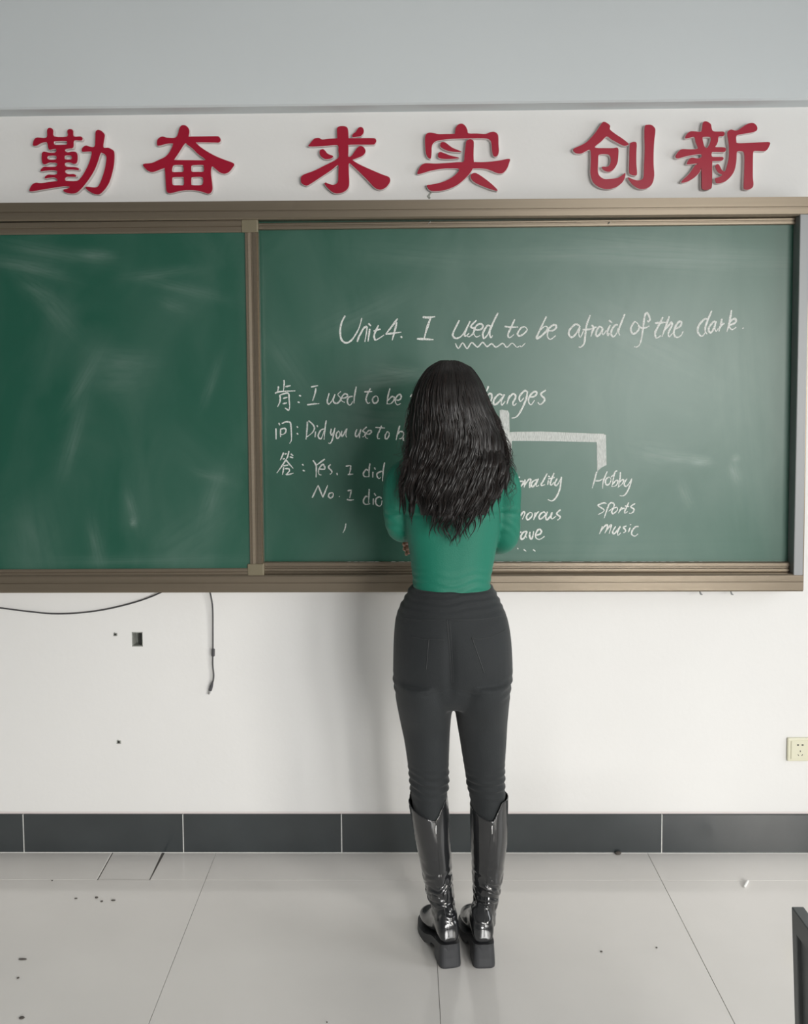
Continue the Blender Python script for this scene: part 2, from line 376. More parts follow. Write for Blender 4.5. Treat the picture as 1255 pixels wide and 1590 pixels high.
# ------------------------------------------------------------------ slogan characters
def area2(p): return sum(p[i - 1][0] * p[i][1] - p[i][0] * p[i - 1][1] for i in range(len(p))) / 2
def offset(p, d):
    n = len(p); out = []
    for i in range(n):
        a_ = np.array(p[i - 1]); b_ = np.array(p[i]); c_ = np.array(p[(i + 1) % n])
        t = (c_ - a_); t = t / (np.linalg.norm(t) + 1e-9); out.append(tuple(b_ + d * np.array([t[1], -t[0]])))
    return out
def curve_solid(loops, y_front, depth, m, name, parent, smooth=False):
    """filled 2D outlines (outer loops ccw, holes cw) turned into a solid standing on the wall"""
    cu = bpy.data.curves.new('tmp', 'CURVE'); cu.dimensions = '2D'; cu.fill_mode = 'BOTH'; cu.extrude = depth / 2
    for lp in loops:
        sp = cu.splines.new('POLY'); sp.points.add(len(lp) - 1); sp.use_cyclic_u = True
        for i, (x, z) in enumerate(lp): sp.points[i].co = (x, z, 0, 1)
    t = bpy.data.objects.new('tmp', cu); COL.objects.link(t)
    dg = bpy.context.evaluated_depsgraph_get(); dg.update(); e = t.evaluated_get(dg).to_mesh()
    V = [(v.co.x, y_front + depth / 2 - v.co.z, v.co.y) for v in e.vertices]; Fc = [tuple(p.vertices) for p in e.polygons]
    t.evaluated_get(dg).to_mesh_clear(); bpy.data.objects.remove(t); bpy.data.curves.remove(cu)
    return obj(name, V, Fc, m, parent)
GL = {}
GL['hardworking'] = ((30, 180), [
 [(318,170),(330,143),(350,137),(375,145),(388,170),(400,235),(547,237),(550,175),(565,155),(585,152),(605,157),(617,175),(625,235),(700,236),(722,250),(724,262),(715,278),(690,282),(627,282),(622,345),(605,370),(575,373),(535,378),(522,392),(532,408),(560,418),(600,410),(640,412),(662,430),(668,480),(660,530),(640,548),(615,548),(590,535),(545,533),(524,542),(522,562),(535,578),(560,585),(640,588),(680,600),(682,612),(670,620),(600,615),(540,618),(524,635),(535,655),(570,668),(620,666),(648,680),(645,697),(600,698),(545,698),(524,715),(528,738),(545,745),(660,745),(700,715),(740,660),(800,540),(832,420),(800,408),(735,412),(718,405),(720,375),(740,350),(770,340),(800,350),(862,352),(872,260),(875,185),(890,165),(910,160),(945,175),(972,205),(978,235),(962,357),(1020,365),(1070,390),(1088,420),(1088,520),(1070,630),(1030,760),(980,840),(930,890),(900,900),(850,890),(790,855),(765,830),(762,813),(790,812),(850,820),(890,815),(915,790),(950,710),(985,590),(1000,480),(985,445),(960,428),(932,425),(900,520),(860,620),(800,720),(730,810),(670,870),(620,890),(560,885),(515,868),(505,852),(520,840),(560,830),(575,812),(500,808),(380,825),(230,850),(140,865),(118,858),(118,840),(145,790),(190,765),(250,770),(400,750),(435,745),(438,735),(425,718),(400,705),(330,710),(300,718),(292,705),(305,688),(335,673),(400,675),(430,665),(435,640),(420,628),(380,622),(300,628),(250,635),(245,620),(265,595),(290,582),(340,585),(410,583),(430,570),(436,552),(420,538),(380,535),(340,535),(300,552),(270,548),(258,500),(258,440),(265,420),(285,410),(340,420),(400,422),(425,405),(418,380),(395,378),(350,388),(335,375),(320,310),(300,300),(250,310),(200,338),(165,342),(155,330),(162,290),(180,260),(210,247),(312,248)],
 [(395,300),(410,290),(530,288),(548,300),(545,322),(530,330),(420,332),(398,320)],
 [(318,475),(335,458),(400,455),(425,462),(428,485),(415,500),(350,502),(325,490)],
 [(520,460),(540,452),(590,455),(602,470),(600,492),(585,500),(540,500),(520,488)]], [0])
GL['striving'] = ((210, 180), [
 [(505,150),(525,115),(555,105),(590,118),(615,150),(620,190),(612,236),(640,237),(800,235),(930,233),(960,240),(978,265),(975,290),(955,305),(920,305),(800,303),(710,303),(697,306),(740,350),(820,405),(920,460),(1030,505),(1133,547),(1110,600),(1070,645),(1020,662),(970,645),(925,610),(885,578),(872,600),(868,660),(880,760),(885,840),(865,880),(835,892),(800,880),(720,858),(620,850),(520,858),(440,878),(390,885),(362,865),(355,820),(348,720),(340,605),(330,598),(270,620),(215,640),(165,638),(120,605),(92,553),(190,540),(270,505),(350,465),(400,405),(435,325),(420,315),(360,318),(300,335),(258,340),(250,315),(255,275),(280,248),(315,237),(360,248),(440,252),(475,238),(495,195)],
 [(570,315),(600,330),(660,375),(720,435),(795,490),(790,507),(620,507),(455,505),(450,495),(500,420)],
 [(425,595),(435,570),(465,562),(535,562),(552,575),(552,636),(500,642),(430,642),(422,615)],
 [(650,568),(700,562),(770,562),(785,575),(785,636),(720,641),(655,640),(643,620),(643,585)],
 [(425,715),(440,702),(500,700),(552,700),(557,715),(557,790),(500,795),(440,793),(425,770)],
 [(645,710),(665,701),(760,700),(778,720),(778,765),(755,793),(655,793),(643,770)]], [0])
GL['seeking'] = ((455, 180), [
 [(505,160),(515,130),(545,118),(590,118),(620,132),(632,165),(638,250),(650,255),(780,255),(925,255),(950,270),(955,290),(940,318),(915,328),(780,329),(642,331),(636,345),(635,420),(636,468),(670,460),(700,420),(735,370),(760,350),(790,347),(820,370),(832,405),(815,440),(780,465),(690,500),(685,508),(760,555),(880,610),(1020,670),(1090,695),(1113,720),(1110,760),(1070,815),(1020,842),(980,842),(930,815),(870,750),(760,640),(680,565),(642,545),(640,640),(645,760),(635,820),(600,860),(540,885),(480,885),(430,855),(380,805),(362,775),(378,763),(400,775),(460,790),(500,775),(518,740),(520,640),(518,562),(440,620),(320,700),(180,790),(140,795),(100,770),(90,735),(95,700),(130,670),(240,630),(360,570),(516,486),(520,400),(518,342),(480,333),(350,345),(185,350),(195,320),(230,275),(260,255),(300,253),(335,270),(420,262),(500,257),(508,245)],
 [(680,235),(690,205),(720,185),(745,145),(770,128),(798,135),(812,165),(805,200),(780,228),(740,238),(695,245)],
 [(308,400),(325,385),(345,380),(370,400),(400,435),(460,460),(440,485),(400,495),(365,493),(330,470),(308,440)]], [0, 1, 2])
GL['truth'] = ((635, 180), [
 [(530,195),(535,150),(555,110),(590,90),(625,95),(655,125),(672,165),(685,200),(780,202),(880,207),(930,188),(975,182),(1010,200),(1025,235),(1028,330),(1033,400),(1020,450),(995,467),(970,455),(955,400),(948,310),(930,275),(890,258),(800,255),(660,258),(500,262),(370,275),(310,290),(275,320),(262,360),(260,430),(250,488),(220,475),(198,430),(188,340),(187,250),(200,210),(235,192),(290,198),(340,208),(430,207),(515,205)],
 [(360,330),(370,305),(395,298),(430,312),(500,365),(605,410),(530,412),(450,400),(385,370),(362,350)],
 [(335,450),(340,425),(365,413),(400,425),(480,455),(578,480),(500,492),(420,493),(365,488),(340,475)],
 [(655,310),(670,280),(705,266),(735,280),(745,310),(742,420),(745,520),(760,528),(850,530),(960,522),(1060,508),(1155,492),(1150,540),(1125,605),(1085,650),(1050,660),(1005,652),(930,620),(850,602),(745,601),(730,612),(690,670),(620,740),(540,800),(430,845),(330,862),(260,860),(225,835),(208,795),(270,785),(380,760),(470,720),(540,670),(578,608),(480,600),(380,605),(250,628),(160,655),(100,665),(110,620),(140,570),(180,545),(230,543),(310,547),(430,540),(560,530),(628,522),(640,440)],
 [(710,700),(715,670),(755,653),(800,670),(880,725),(960,790),(1018,853),(970,850),(880,818),(790,780),(730,740)]], [0, 1, 2, 3, 4])
GL['creating'] = ((880, 180), [
 [(400,90),(430,68),(470,85),(500,115),(497,155),(560,207),(640,260),(712,320),(690,338),(655,340),(600,315),(520,270),(460,235),(400,290),(328,350),(345,368),(430,370),(540,370),(575,363),(595,385),(592,470),(582,540),(550,600),(510,635),(460,638),(420,615),(405,590),(420,582),(465,583),(495,560),(508,520),(505,475),(485,445),(440,438),(390,440),(365,455),(362,520),(360,640),(380,690),(430,722),(500,722),(580,712),(630,685),(672,655),(670,700),(640,760),(570,815),(490,838),(410,830),(340,795),(295,740),(275,650),(278,560),(280,470),(272,390),(230,400),(170,430),(120,430),(90,415),(75,390),(95,368),(160,340),(230,300),(290,240),(340,180)],
 [(725,330),(745,305),(775,297),(803,315),(800,420),(800,550),(808,650),(800,680),(770,682),(735,670),(718,640),(720,500)],
 [(893,200),(900,115),(925,102),(970,103),(1005,130),(1018,170),(1005,290),(998,430),(998,560),(1005,680),(985,770),(940,820),(880,838),(820,830),(760,790),(720,740),(705,703),(750,722),(810,740),(860,730),(885,690),(890,560),(897,380)]], [0, 1, 2])
GL['renewing'] = ((1040, 180), [
 [(378,100),(390,70),(415,62),(450,75),(475,100),(482,140),(500,175),(560,180),(615,180),(630,195),(628,220),(610,232),(563,238),(555,290),(540,330),(525,356),(580,358),(630,362),(648,380),(640,405),(610,415),(500,413),(482,430),(482,455),(500,470),(600,470),(618,485),(610,505),(580,515),(505,517),(490,530),(488,640),(485,800),(465,835),(420,850),(385,845),(368,820),(368,700),(363,600),(345,645),(280,710),(200,755),(135,765),(160,725),(220,670),(270,600),(300,560),(335,548),(280,548),(205,555),(205,530),(230,490),(265,478),(320,487),(360,475),(370,450),(350,438),(280,445),(180,465),(100,487),(70,475),(75,445),(110,400),(150,380),(230,383),(318,376),(320,350),(300,300),(285,243),(240,248),(190,258),(180,245),(200,205),(240,178),(290,178),(350,182),(370,165)],
 [(662,200),(680,168),(710,157),(750,168),(790,160),(840,125),(900,90),(950,80),(985,97),(1005,130),(1000,165),(960,185),(880,200),(790,215),(765,235),(765,290),(780,312),(900,310),(1050,303),(1148,303),(1140,350),(1115,390),(1080,403),(1010,400),(970,402),(958,430),(955,550),(955,700),(962,780),(950,820),(910,843),(870,845),(850,825),(853,740),(858,600),(860,470),(850,415),(820,403),(785,405),(770,425),(765,520),(745,620),(705,690),(640,750),(580,770),(540,770),(525,745),(525,715),(560,705),(605,675),(560,650),(530,600),(525,570),(550,552),(570,565),(600,620),(635,635),(660,570),(680,470),(682,370),(675,290)],
 [(378,250),(400,240),(450,240),(472,250),(470,290),(450,340),(425,368),(400,350),(385,300)]], [0, 1])
LAB = {'hardworking': 'leftmost raised red Chinese character above the board, dense with many strokes', 'striving': 'second raised red Chinese character from the left, roof over a gridded square',
       'seeking': 'third raised red Chinese character, a hooked upright with spreading legs', 'truth': 'fourth raised red Chinese character, directly above the person, with a domed roof stroke',
       'creating': 'fifth raised red Chinese character, peaked roof beside two upright strokes', 'renewing': 'rightmost raised red Chinese character above the board'}
YF = -.022
for key, ((ox, oy), loops, outer) in GL.items():
    W_, R_ = [], []
    for i, lp in enumerate(loops):
        q = [(P(ox + x / 7.382, oy + y / 7.382, YF).x, P(ox + x / 7.382, oy + y / 7.382, YF).z) for x, y in lp]
        q = [tuple(v) for v in cr(q, 3, closed=True)]
        ccw = area2(q) > 0
        if (i in outer) != ccw: q = q[::-1]
        R_.append(q); W_.append(offset(q, .0014))
    allp = np.array([p for q in R_ for p in q])
    t = empty('wall_character', Vector((float(allp[:, 0].mean()), 0, float(allp[:, 1].min()))), LAB[key], 'wall letter', 'red slogan characters above the blackboard')
    curve_solid(W_, -.0195, .0185, M['rim'], 'backing', t)
    curve_solid(R_, -.0225, .0032, M['red'], 'face', t)

# ------------------------------------------------------------------ blackboard
YFR, YSL, YBK = -.085, -.078, -.030      # frame front, sliding panel front, rear board surface
XL_B = -2.55
ta, tb = P(0, 315, YFR), P(1255, 305.5, YFR)
ba, bb = P(0, 921, YFR), P(1250, 918.5, YFR)
xr_out = P(1253.5, 600, YFR).x; xr_in = P(1238, 600, YFR).x
bbroot = empty('blackboard', (-.5, 0, ba.z), 'large green chalkboard in a champagne metal frame, covered with white handwriting', 'blackboard')
def rail(name, top_a, top_b, prof, x0, x1, m, parent, **k):
    """prof: list of (y, dz) below the top line"""
    def sec(X): return [(X, y, zline(top_a, top_b, X) + dz) for y, dz in prof]
    V, Fc = sweep(sec(x0), sec(x1)); return obj(name, V, Fc, m, parent, **k)
s = 1 / 432.
rail('frame_rail', ta, tb, [(0, 0), (YFR, 0), (YFR, -14 * s), (YFR + .004, -14.5 * s), (YFR + .004, -16 * s), (YFR, -16.5 * s), (YFR, -25 * s), (YFR + .006, -27.5 * s), (-.03, -27.5 * s), (0, -27.5 * s)], XL_B, xr_out, M['alu'], bbroot)
rail('frame_rail', Vector((ba.x, 0, ba.z + 27 * s)), Vector((bb.x, 0, bb.z + 27 * s)), [(0, 0), (YFR + .005, 0), (YFR, -2 * s), (YFR, -10 * s), (YFR + .003, -10.5 * s), (YFR + .003, -12 * s), (YFR, -12.5 * s), (YFR, -25 * s), (YFR + .003, -27 * s), (0, -27 * s)], XL_B, xr_out, M['alu'], bbroot)
zt_in = ta.z - 27 * s; zb_in = ba.z + 27 * s
V, Fc = bevbox(xr_in, xr_out - .001, YFR + .001, 0, bb.z + 24 * s, tb.z - 25 * s, .003, 2); obj('frame_post', V, Fc, M['grayalu'], bbroot)
V, Fc = bevbox(xr_out - .002, xr_out + .004, YFR + .006, 0, bb.z + 1 * s, tb.z - 2 * s, .002, 2); obj('frame_edge', V, Fc, M['alu'], bbroot)
V, Fc = bevbox(XL_B, XL_B + .045, YFR + .001, 0, ba.z + 20 * s, ta.z - 20 * s, .003, 2); obj('frame_post', V, Fc, M['grayalu'], bbroot)
def B(px, py, Y=YBK): q = P(px, py, Y); return q.x, q.z
def blobs(L_, Y): return [(*B(px, py, Y), -a, l, w_, s_) for px, py, a, l, w_, s_ in L_]
bl_back = blobs([(1060, 402, .05, .30, .028, .34), (900, 395, .0, .22, .02, .2), (1010, 380, .1, .25, .02, .18), (610, 590, -.1, .09, .02, .42), (620, 577, .15, .07, .015, .3), (590, 650, .1, .10, .04, .22), (560, 490, -.4, .14, .03, .20),
    (1090, 717, .1, .03, .010, .5), (1060, 712, .1, .06, .012, .3), (1141, 735, 1.3, .03, .012, .4), (1143, 712, 0, .012, .008, .4), (1020, 705, .2, .07, .03, .2), (660, 400, .1, .20, .03, .14), (900, 860, 0, .5, .05, .12), (1150, 600, 1.5, .35, .08, .14), (1065, 770, 1.2, .04, .014, .25), (450, 570, 1.0, .12, .03, .15), (1000, 530, .5, .2, .05, .16)], YBK)
bl_left = blobs([(150, 396, .12, .05, .012, .42), (80, 392, .2, .14, .016, .28), (30, 410, .15, .12, .02, .22), (60, 420, .3, .09, .014, .25), (60, 452, .6, .06, .02, .25), (90, 490, .9, .08, .03, .22), (250, 425, -.1, .10, .012, .22), (290, 450, .25, .12, .014, .22), (270, 475, .4, .04, .016, .2),
    (130, 590, -1.0, .10, .016, .25), (115, 680, -1.25, .12, .018, .26), (200, 560, .1, .08, .03, .2), (190, 590, .0, .08, .04, .16), (205, 790, 1.35, .05, .012, .3), (207, 811, .0, .010, .010, .55), (150, 850, 1.4, .08, .016, .26), (330, 770, -1.2, .08, .02, .2), (330, 590, -1.2, .08, .012, .2), (330, 740, .3, .05, .010, .2), (300, 830, -.6, .14, .06, .14), (60, 840, 1.4, .14, .06, .16), (230, 870, .0, .3, .012, .16)], YSL + .006)
x0b = XL_B + .02
V, Fc = box(x0b, xr_in, YBK, -.012, P(628, 893, YBK).z, P(628, 341, YBK).z + .005); obj('writing_surface', V, Fc, board_mat('green_board_rear', bl_back), bbroot, label='green rear chalkboard panel carrying the handwriting')
x_re = P(1236, 345, -.046).x; x_rb = P(1227, 883, -.046).x; xs0 = P(395, 345, -.046).x
ra, rb = P(405, 346, -.046), P(1236, 337.5, -.046)
pr = lambda h: [(YBK, 0), (-.044, 0), (-.047, -.15 * h), (-.047, -.35 * h), (-.044, -.42 * h), (-.044, -.55 * h), (-.047, -.62 * h), (-.047, -.9 * h), (-.044, -h), (YBK, -h)]
rail('panel_rail', ra, rb, pr(10.5 * s), -1.6, x_re, M['alu'], bbroot)
ra2, rb2 = P(410, 873, -.05), P(1227, 873, -.05)
rail('panel_rail', ra2, rb2, [(YBK, 0), (-.046, 0), (-.05, -1.5 * s), (-.05, -6 * s), (-.046, -7 * s), (-.046, -9 * s), (-.05, -10 * s), (-.05, -14 * s), (-.046, -15 * s), (-.050, -17 * s), (-.05, -19.5 * s), (YBK, -19.5 * s)], -1.6, x_rb, M['alu'], bbroot)
V, Fc = box(x_rb - .85, x_rb, -.052, -.044, 0, .0015)
V, Fc = [], []
for k in range(60):   # settled chalk dust along the lower rail
    px = 540 + 560 * random.random(); q = P(px, 872.6 + 0 * px, -.040)
    V, Fc = merge((V, Fc), ellipsoid((q.x, -.040, q.z + .0005), .004 + .012 * random.random(), .003, .0012, 8, 4))
for px in (650, 945):
    q = P(px, 351 if px < 800 else 347, -.047)
obj('chalk_dust', V, Fc, M['white'], bbroot, kind='stuff')
for px, py in ((667, 345.5), (946, 346)):
    q = P(px, py, -.0475); V, Fc = tube([(q.x - .004, q.y, q.z - .005), (q.x + .001, q.y - .003, q.z + .001), (q.x + .005, q.y, q.z + .004)], [.0012, .0016, .001], 6); obj('rail_clip', V, Fc, M['metal'], bbroot)
for px in (1088.5, 1136.5):
    q = P(px, 922, -.05); V, Fc = tube([(q.x - .004, q.y, q.z + .010), (q.x, q.y, q.z - .001), (q.x + .006, q.y, q.z - .004)], [.003, .0035, .0015], 8); obj('screw', V, Fc, M['grayalu'], bbroot)

# sliding panel on the left
sl = empty('sliding_board', (P(200, 893, YSL).x, YSL, P(200, 893, YSL).z), 'plain green sliding panel on the left, wiped clean with faint chalk smears', 'sliding board')
xsl = -1.85
x_st0 = P(381, 600, YSL).x; x_st1 = P(401, 345, YSL).x
xA0, xA1 = P(380.5, 365, YSL).x, P(401.0, 365, YSL).x; xC0, xC1 = P(388.5, 870, YSL).x, P(409.5, 870, YSL).x
zt0 = P(390, 341.5, YSL).z; zt1 = P(390, 360.5, YSL).z; zb1 = P(390, 882.5, YSL).z; zb0 = P(390, 893.2, YSL).z
yb = YSL + .026
V, Fc = box(xsl, P(392, 600, YSL).x, YSL + .006, yb, zb0 + .004, zt0 - .004); obj('writing_surface', V, Fc, board_mat('green_board_left', bl_left), sl)
def hr(z0, z1, x0, x1): 
    h = z1 - z0
    pf = [(yb, z0), (YSL + .002, z0), (YSL, z0 + .15 * h), (YSL, z0 + .45 * h), (YSL + .002, z0 + .5 * h), (YSL, z0 + .55 * h), (YSL, z0 + .88 * h), (YSL + .002, z1), (yb, z1)]
    return sweep([(x0, y, z) for y, z in pf], [(x1, y, z) for y, z in pf])
V, Fc = hr(zt1, zt0, xsl, P(376, 350, YSL).x); obj('panel_rail', V, Fc, M['alu'], sl)
V, Fc = hr(zb0, zb1, xsl, P(386, 888, YSL).x); obj('panel_rail', V, Fc, M['alu'], sl)
def stile(xa0, xa1, za, xb0, xb1, zb):
    def sec(x0, x1, z):
        w_ = x1 - x0; y = YSL
        return [(x0, yb, z), (x0, y, z), (x0 + .10 * w_, y, z), (x0 + .12 * w_, y + .003, z), (x0 + .18 * w_, y + .003, z), (x0 + .2 * w_, y, z), (x0 + .42 * w_, y + .001, z), (x0 + .45 * w_, y + .004, z), (x0 + .55 * w_, y + .004, z), (x0 + .58 * w_, y + .001, z), (x0 + .82 * w_, y, z), (x0 + .86 * w_, y + .003, z), (x0 + .9 * w_, y + .003, z), (x1, y - .001, z), (x1, yb, z)]
    return sweep(sec(xa0, xa1, za), sec(xb0, xb1, zb))
V, Fc = stile(xA0, xA1, zt1 - .001, xC0, xC1, zb1 + .004); obj('panel_stile', V, Fc, M['alu'], sl)
V, Fc = merge(bevbox(P(375, 350, YSL).x, P(400.5, 350, YSL).x, YSL - .003, yb, zt1 - .001, zt0 + .001, .003, 3)); obj('corner_bracket', V, Fc, M['alu2'], sl)
V, Fc = merge(bevbox(P(384.5, 885, YSL).x, P(410, 885, YSL).x, YSL - .003, yb, zb0 - .001, zb1 + .016, .003, 3)); obj('corner_bracket', V, Fc, M['alu2'], sl)

# ------------------------------------------------------------------ handwriting in chalk
def ribbon(pts, wd):
    pts = [np.array(p) for p in pts]; n = len(pts); V = []; Fc = []
    for i in range(n):
        t = pts[min(i + 1, n - 1)] - pts[max(i - 1, 0)]; t = t / (np.linalg.norm(t) + 1e-9); nn = np.array([-t[1], t[0]])
        u = i / (n - 1); w_ = wd * (.62 + .5 * math.sin(math.pi * min(1, u * 1.15 + .08)) ** .7) * (1 + .12 * math.sin(i * 1.7 + pts[0][0] * 90))
        a_ = pts[i] + nn * w_ / 2; b_ = pts[i] - nn * w_ / 2
        y = YBK - .0008
        V += [(a_[0], y, a_[1]), (pts[i][0], y - .0006, pts[i][1]), (b_[0], y, b_[1])]
    for i in range(n - 1):
        for k in (0, 1): Fc.append((3 * i + k, 3 * i + k + 1, 3 * i + 4 + k, 3 * i + 3 + k))
    return V, Fc
def write(text, org, sc, strokes, wd=.0062, name='chalk_word', kind_label='white chalk word reading '):
    V, Fc = [], []
    for st in strokes:
        q = [B(org[0] + x / sc, org[1] + y / sc) for x, y in st]
        if len(q) > 2: q = cr(q, 4)
        else: q = [np.array(q[0]) + (np.array(q[1]) - np.array(q[0])) * k / 3 for k in range(4)]
        V, Fc = merge((V, Fc), ribbon(q, wd))
    obj(name, V, Fc, M['chalk'], bbroot, label=kind_label + text)
A_, As = (515, 480), 7.844
write('Unit', A_, As, [[(165,80),(120,170),(105,270),(120,370),(180,412),(250,370),(320,260),(350,180),(368,108)],[(312,400),(335,330),(375,260)],[(345,320),(385,240),(425,212),(428,260),(405,400)],[(465,240),(455,310),(443,395)],[(448,175),(480,205)],[(572,195),(520,310),(525,360),(545,375),(640,315)],[(512,268),(598,242)]])
write('4 with a point', A_, As, [[(805,115),(730,215),(658,305)],[(658,305),(850,280)],[(795,160),(765,280),(738,380)],[(845,330),(857,352)]])
write('I in the title', A_, As, [[(1110,97),(1180,102),(1262,92)],[(1205,108),(1160,240),(1128,355)],[(1040,362),(1140,366),(1243,372)]], .0072)
B_, Bs = (695, 475), 6.972
write('used in the title', B_, Bs, [[(128,155),(62,290),(65,335),(105,350),(165,310),(245,165)],[(245,165),(185,300),(200,325),(235,295)],[(315,155),(255,215),(262,235),(292,248),(275,300),(235,335),(215,325)],[(285,255),(345,260),(380,235),(378,205),(345,195),(305,225),(283,290),(310,335),(355,320)],[(465,220),(430,215),(385,290),(385,335),(400,350),(440,300),(465,220)],[(547,75),(490,190),(455,290),(470,345),(488,318)]])
write('to in the title', B_, Bs, [[(728,145),(690,230),(655,310),(672,345),(720,308)],[(618,222),(690,230),(765,228)],[(830,225),(795,240),(758,300),(775,325),(815,310),(860,265),(850,235),(825,222)]], .0058)
write('wavy line', B_, Bs, [[(85,405),(118,460),(165,400),(212,462),(262,398),(325,445),(380,395),(428,440),(478,408),(525,447),(597,405),(642,448),(700,403),(750,447),(785,432),(800,442),(843,402)]], .0048, 'chalk_underline', 'zigzag chalk underline below the title, a ')
write('be in the title', B_, Bs, [[(1070,115),(1010,240),(962,350),(1010,330),(1070,270),(1080,230),(1050,222),(1010,260)],[(1095,270),(1150,262),(1178,230),(1165,205),(1130,215),(1090,260),(1082,330),(1115,362),(1172,320)]])
C_, Cs = (870, 470), 8.367
write('afraid', C_, Cs, [[(260,320),(235,290),(190,285),(125,350),(112,410),(150,450),(200,410),(255,320),(240,400),(262,450),(300,370)],[(390,160),(340,300),(325,430),(310,530),(265,578),(240,572)],[(290,352),(360,348),(430,335)],[(408,290),(430,330),(398,440)],[(405,400),(440,330),(475,315)],[(545,330),(510,310),(470,370),(465,420),(485,435),(520,400),(555,330),(545,390),(560,415),(600,360)],[(650,290),(615,370),(622,430),(640,395)],[(632,228),(675,262)],[(750,290),(715,290),(668,360),(665,420),(695,440),(730,400),(755,330)],[(838,148),(790,270),(757,370),(775,425)]])
write('of', C_, Cs, [[(970,240),(920,320),(925,380),(955,405),(1010,365),(1025,310),(1000,265),(968,245)],[(1130,232),(1150,245),(1165,210),(1145,155),(1118,132),(1095,190),(1075,340),(1055,470),(1030,545),(995,575),(960,572)],[(1010,300),(1060,330),(1110,325),(1158,300)]])
D_, Ds = (1010, 470), 7.844
write('the', D_, Ds, [[(152,175),(110,260),(60,360),(62,410),(80,430),(130,400)],[(55,248),(120,245),(190,238)],[(230,165),(190,280),(140,415)],[(160,350),(220,280),(255,240),(262,275),(218,370),(230,415),(270,370)],[(300,320),(360,290),(378,245),(355,228),(310,280),(285,360),(300,410),(335,422),(375,395),(398,348)]], .0066)
write('dark with a full stop', D_, Ds, [[(700,205),(660,200),(595,270),(575,340),(600,395),(635,405),(670,360)],[(748,98),(700,210),(672,290),(670,350),(692,385)],[(790,225),(760,240),(715,300),(712,345),(735,365),(770,320),(800,225),(785,300),(800,350),(830,310)],[(870,195),(862,250),(835,350)],[(840,310),(880,260),(905,255)],[(988,90),(960,250),(930,355)],[(950,260),(1000,205),(1040,200),(1035,240),(990,265),(955,275),(975,315),(1000,328),(1045,298)],[(1124,306),(1133,317)]], .0066)
E_, Es = (420, 580), 10.458
write('the first Chinese mark', E_, Es, [[(218,105),(225,150),(212,280)],[(130,205),(128,240),(118,290)],[(245,215),(332,195)],[(75,322),(150,295),(405,280)],[(150,345),(160,400),(150,470),(115,540)],[(160,348),(230,325),(293,325),(303,430),(312,530),(300,600)],[(300,600),(235,560)],[(205,405),(278,385)],[(200,492),(270,475)]], .0052)
write('beside the first Chinese mark', E_, Es, [[(465,352),(498,368)],[(442,460),(480,472)]], .0052, 'chalk_colon', 'white chalk colon ')
write('I in the first line', E_, Es, [[(660,218),(775,195)],[(738,235),(725,320),(685,445)],[(597,508),(700,494),(795,488)]], .0052)
write('used in the first line', E_, Es, [[(955,320),(925,430),(930,480),(955,495),(1000,440),(1035,360)],[(1050,335),(1022,420),(1030,465),(1070,485),(1110,465),(1140,420),(1130,385),(1095,340),(1145,290)],[(1155,400),(1210,395),(1250,370),(1245,340),(1205,330),(1160,380),(1155,440),(1210,470)],[(1340,370),(1280,380),(1250,430),(1260,490),(1300,510),(1340,450)],[(1395,210),(1365,370),(1357,485)]], .0052)
Fo = (530, 580)
write('to in the first line', Fo, Es, [[(475,240),(420,350),(403,430),(435,485),(468,470)],[(375,298),(505,292)],[(560,360),(515,400),(512,450),(545,485),(590,455),(600,410),(580,370),(550,365)]], .0052)
write('be in the first line', Fo, Es, [[(792,240),(755,380),(742,500)],[(755,440),(820,375),(860,390),(850,440),(800,490),(745,490)],[(890,430),(940,430),(970,395),(965,345),(930,345),(885,400),(880,470),(915,510),(965,485)]], .0052)
write('a letter fragment at the edge of the hair', Fo, Es, [[(1155,335),(1120,380)]], .0052, 'chalk_tick', '')
write('the second Chinese mark', E_, Es, [[(135,800),(155,840)],[(90,890),(92,1070)],[(185,812),(250,785),(310,790),(330,820),(340,950),(340,1080),(310,1135)],[(165,895),(165,1030)],[(165,905),(210,890),(248,900),(250,950),(210,985),(172,990)]], .0052)
write('beside the second Chinese mark', E_, Es, [[(430,855),(448,882)],[(430,965),(450,990)]], .0052, 'chalk_colon', 'white chalk colon ')
write('Did', E_, Es, [[(600,780),(595,900),(578,1070)],[(620,765),(690,830),(715,890),(680,960),(590,1030)],[(735,940),(725,1035)],[(755,840),(770,870)],[(870,900),(820,920),(780,990),(785,1040),(820,1060),(850,1000),(870,930)],[(908,760),(885,900),(872,1075)]], .005)
write('you', E_, Es, [[(990,895),(978,960),(1000,1000),(1050,880)],[(1050,880),(1020,1020),(995,1100),(965,1135),(940,1125)],[(1110,930),(1070,980),(1075,1040),(1100,1050),(1130,1000),(1120,950),(1100,930)],[(1160,930),(1150,990),(1165,1020),(1200,970),(1240,895),(1225,1000),(1240,1035)]], .005)
write('use', Fo, Es, [[(255,905),(230,970),(240,1025),(275,1000),(320,900)],[(320,900),(295,1000),(300,1050)],[(415,865),(350,930),(385,960),(380,1010),(345,1030)],[(385,970),(450,985),(490,950),(480,925),(440,930),(395,990),(400,1040),(435,1055)]], .005)
write('to in the second line', Fo, Es, [[(655,845),(620,930),(590,1000),(595,1055),(630,1055)],[(555,875),(712,885)],[(750,940),(715,1000),(715,1050),(740,1060),(775,1010),(775,960),(750,940)]], .005)
write('be beside the dark hair', Fo, Es, [[(950,845),(915,970),(890,1080)],[(905,1000),(960,940),(1010,960),(1015,1000),(980,1050),(940,1060)],[(1010,1020),(1005,1070),(1030,1095)]], .005)
G_ = (420, 690)
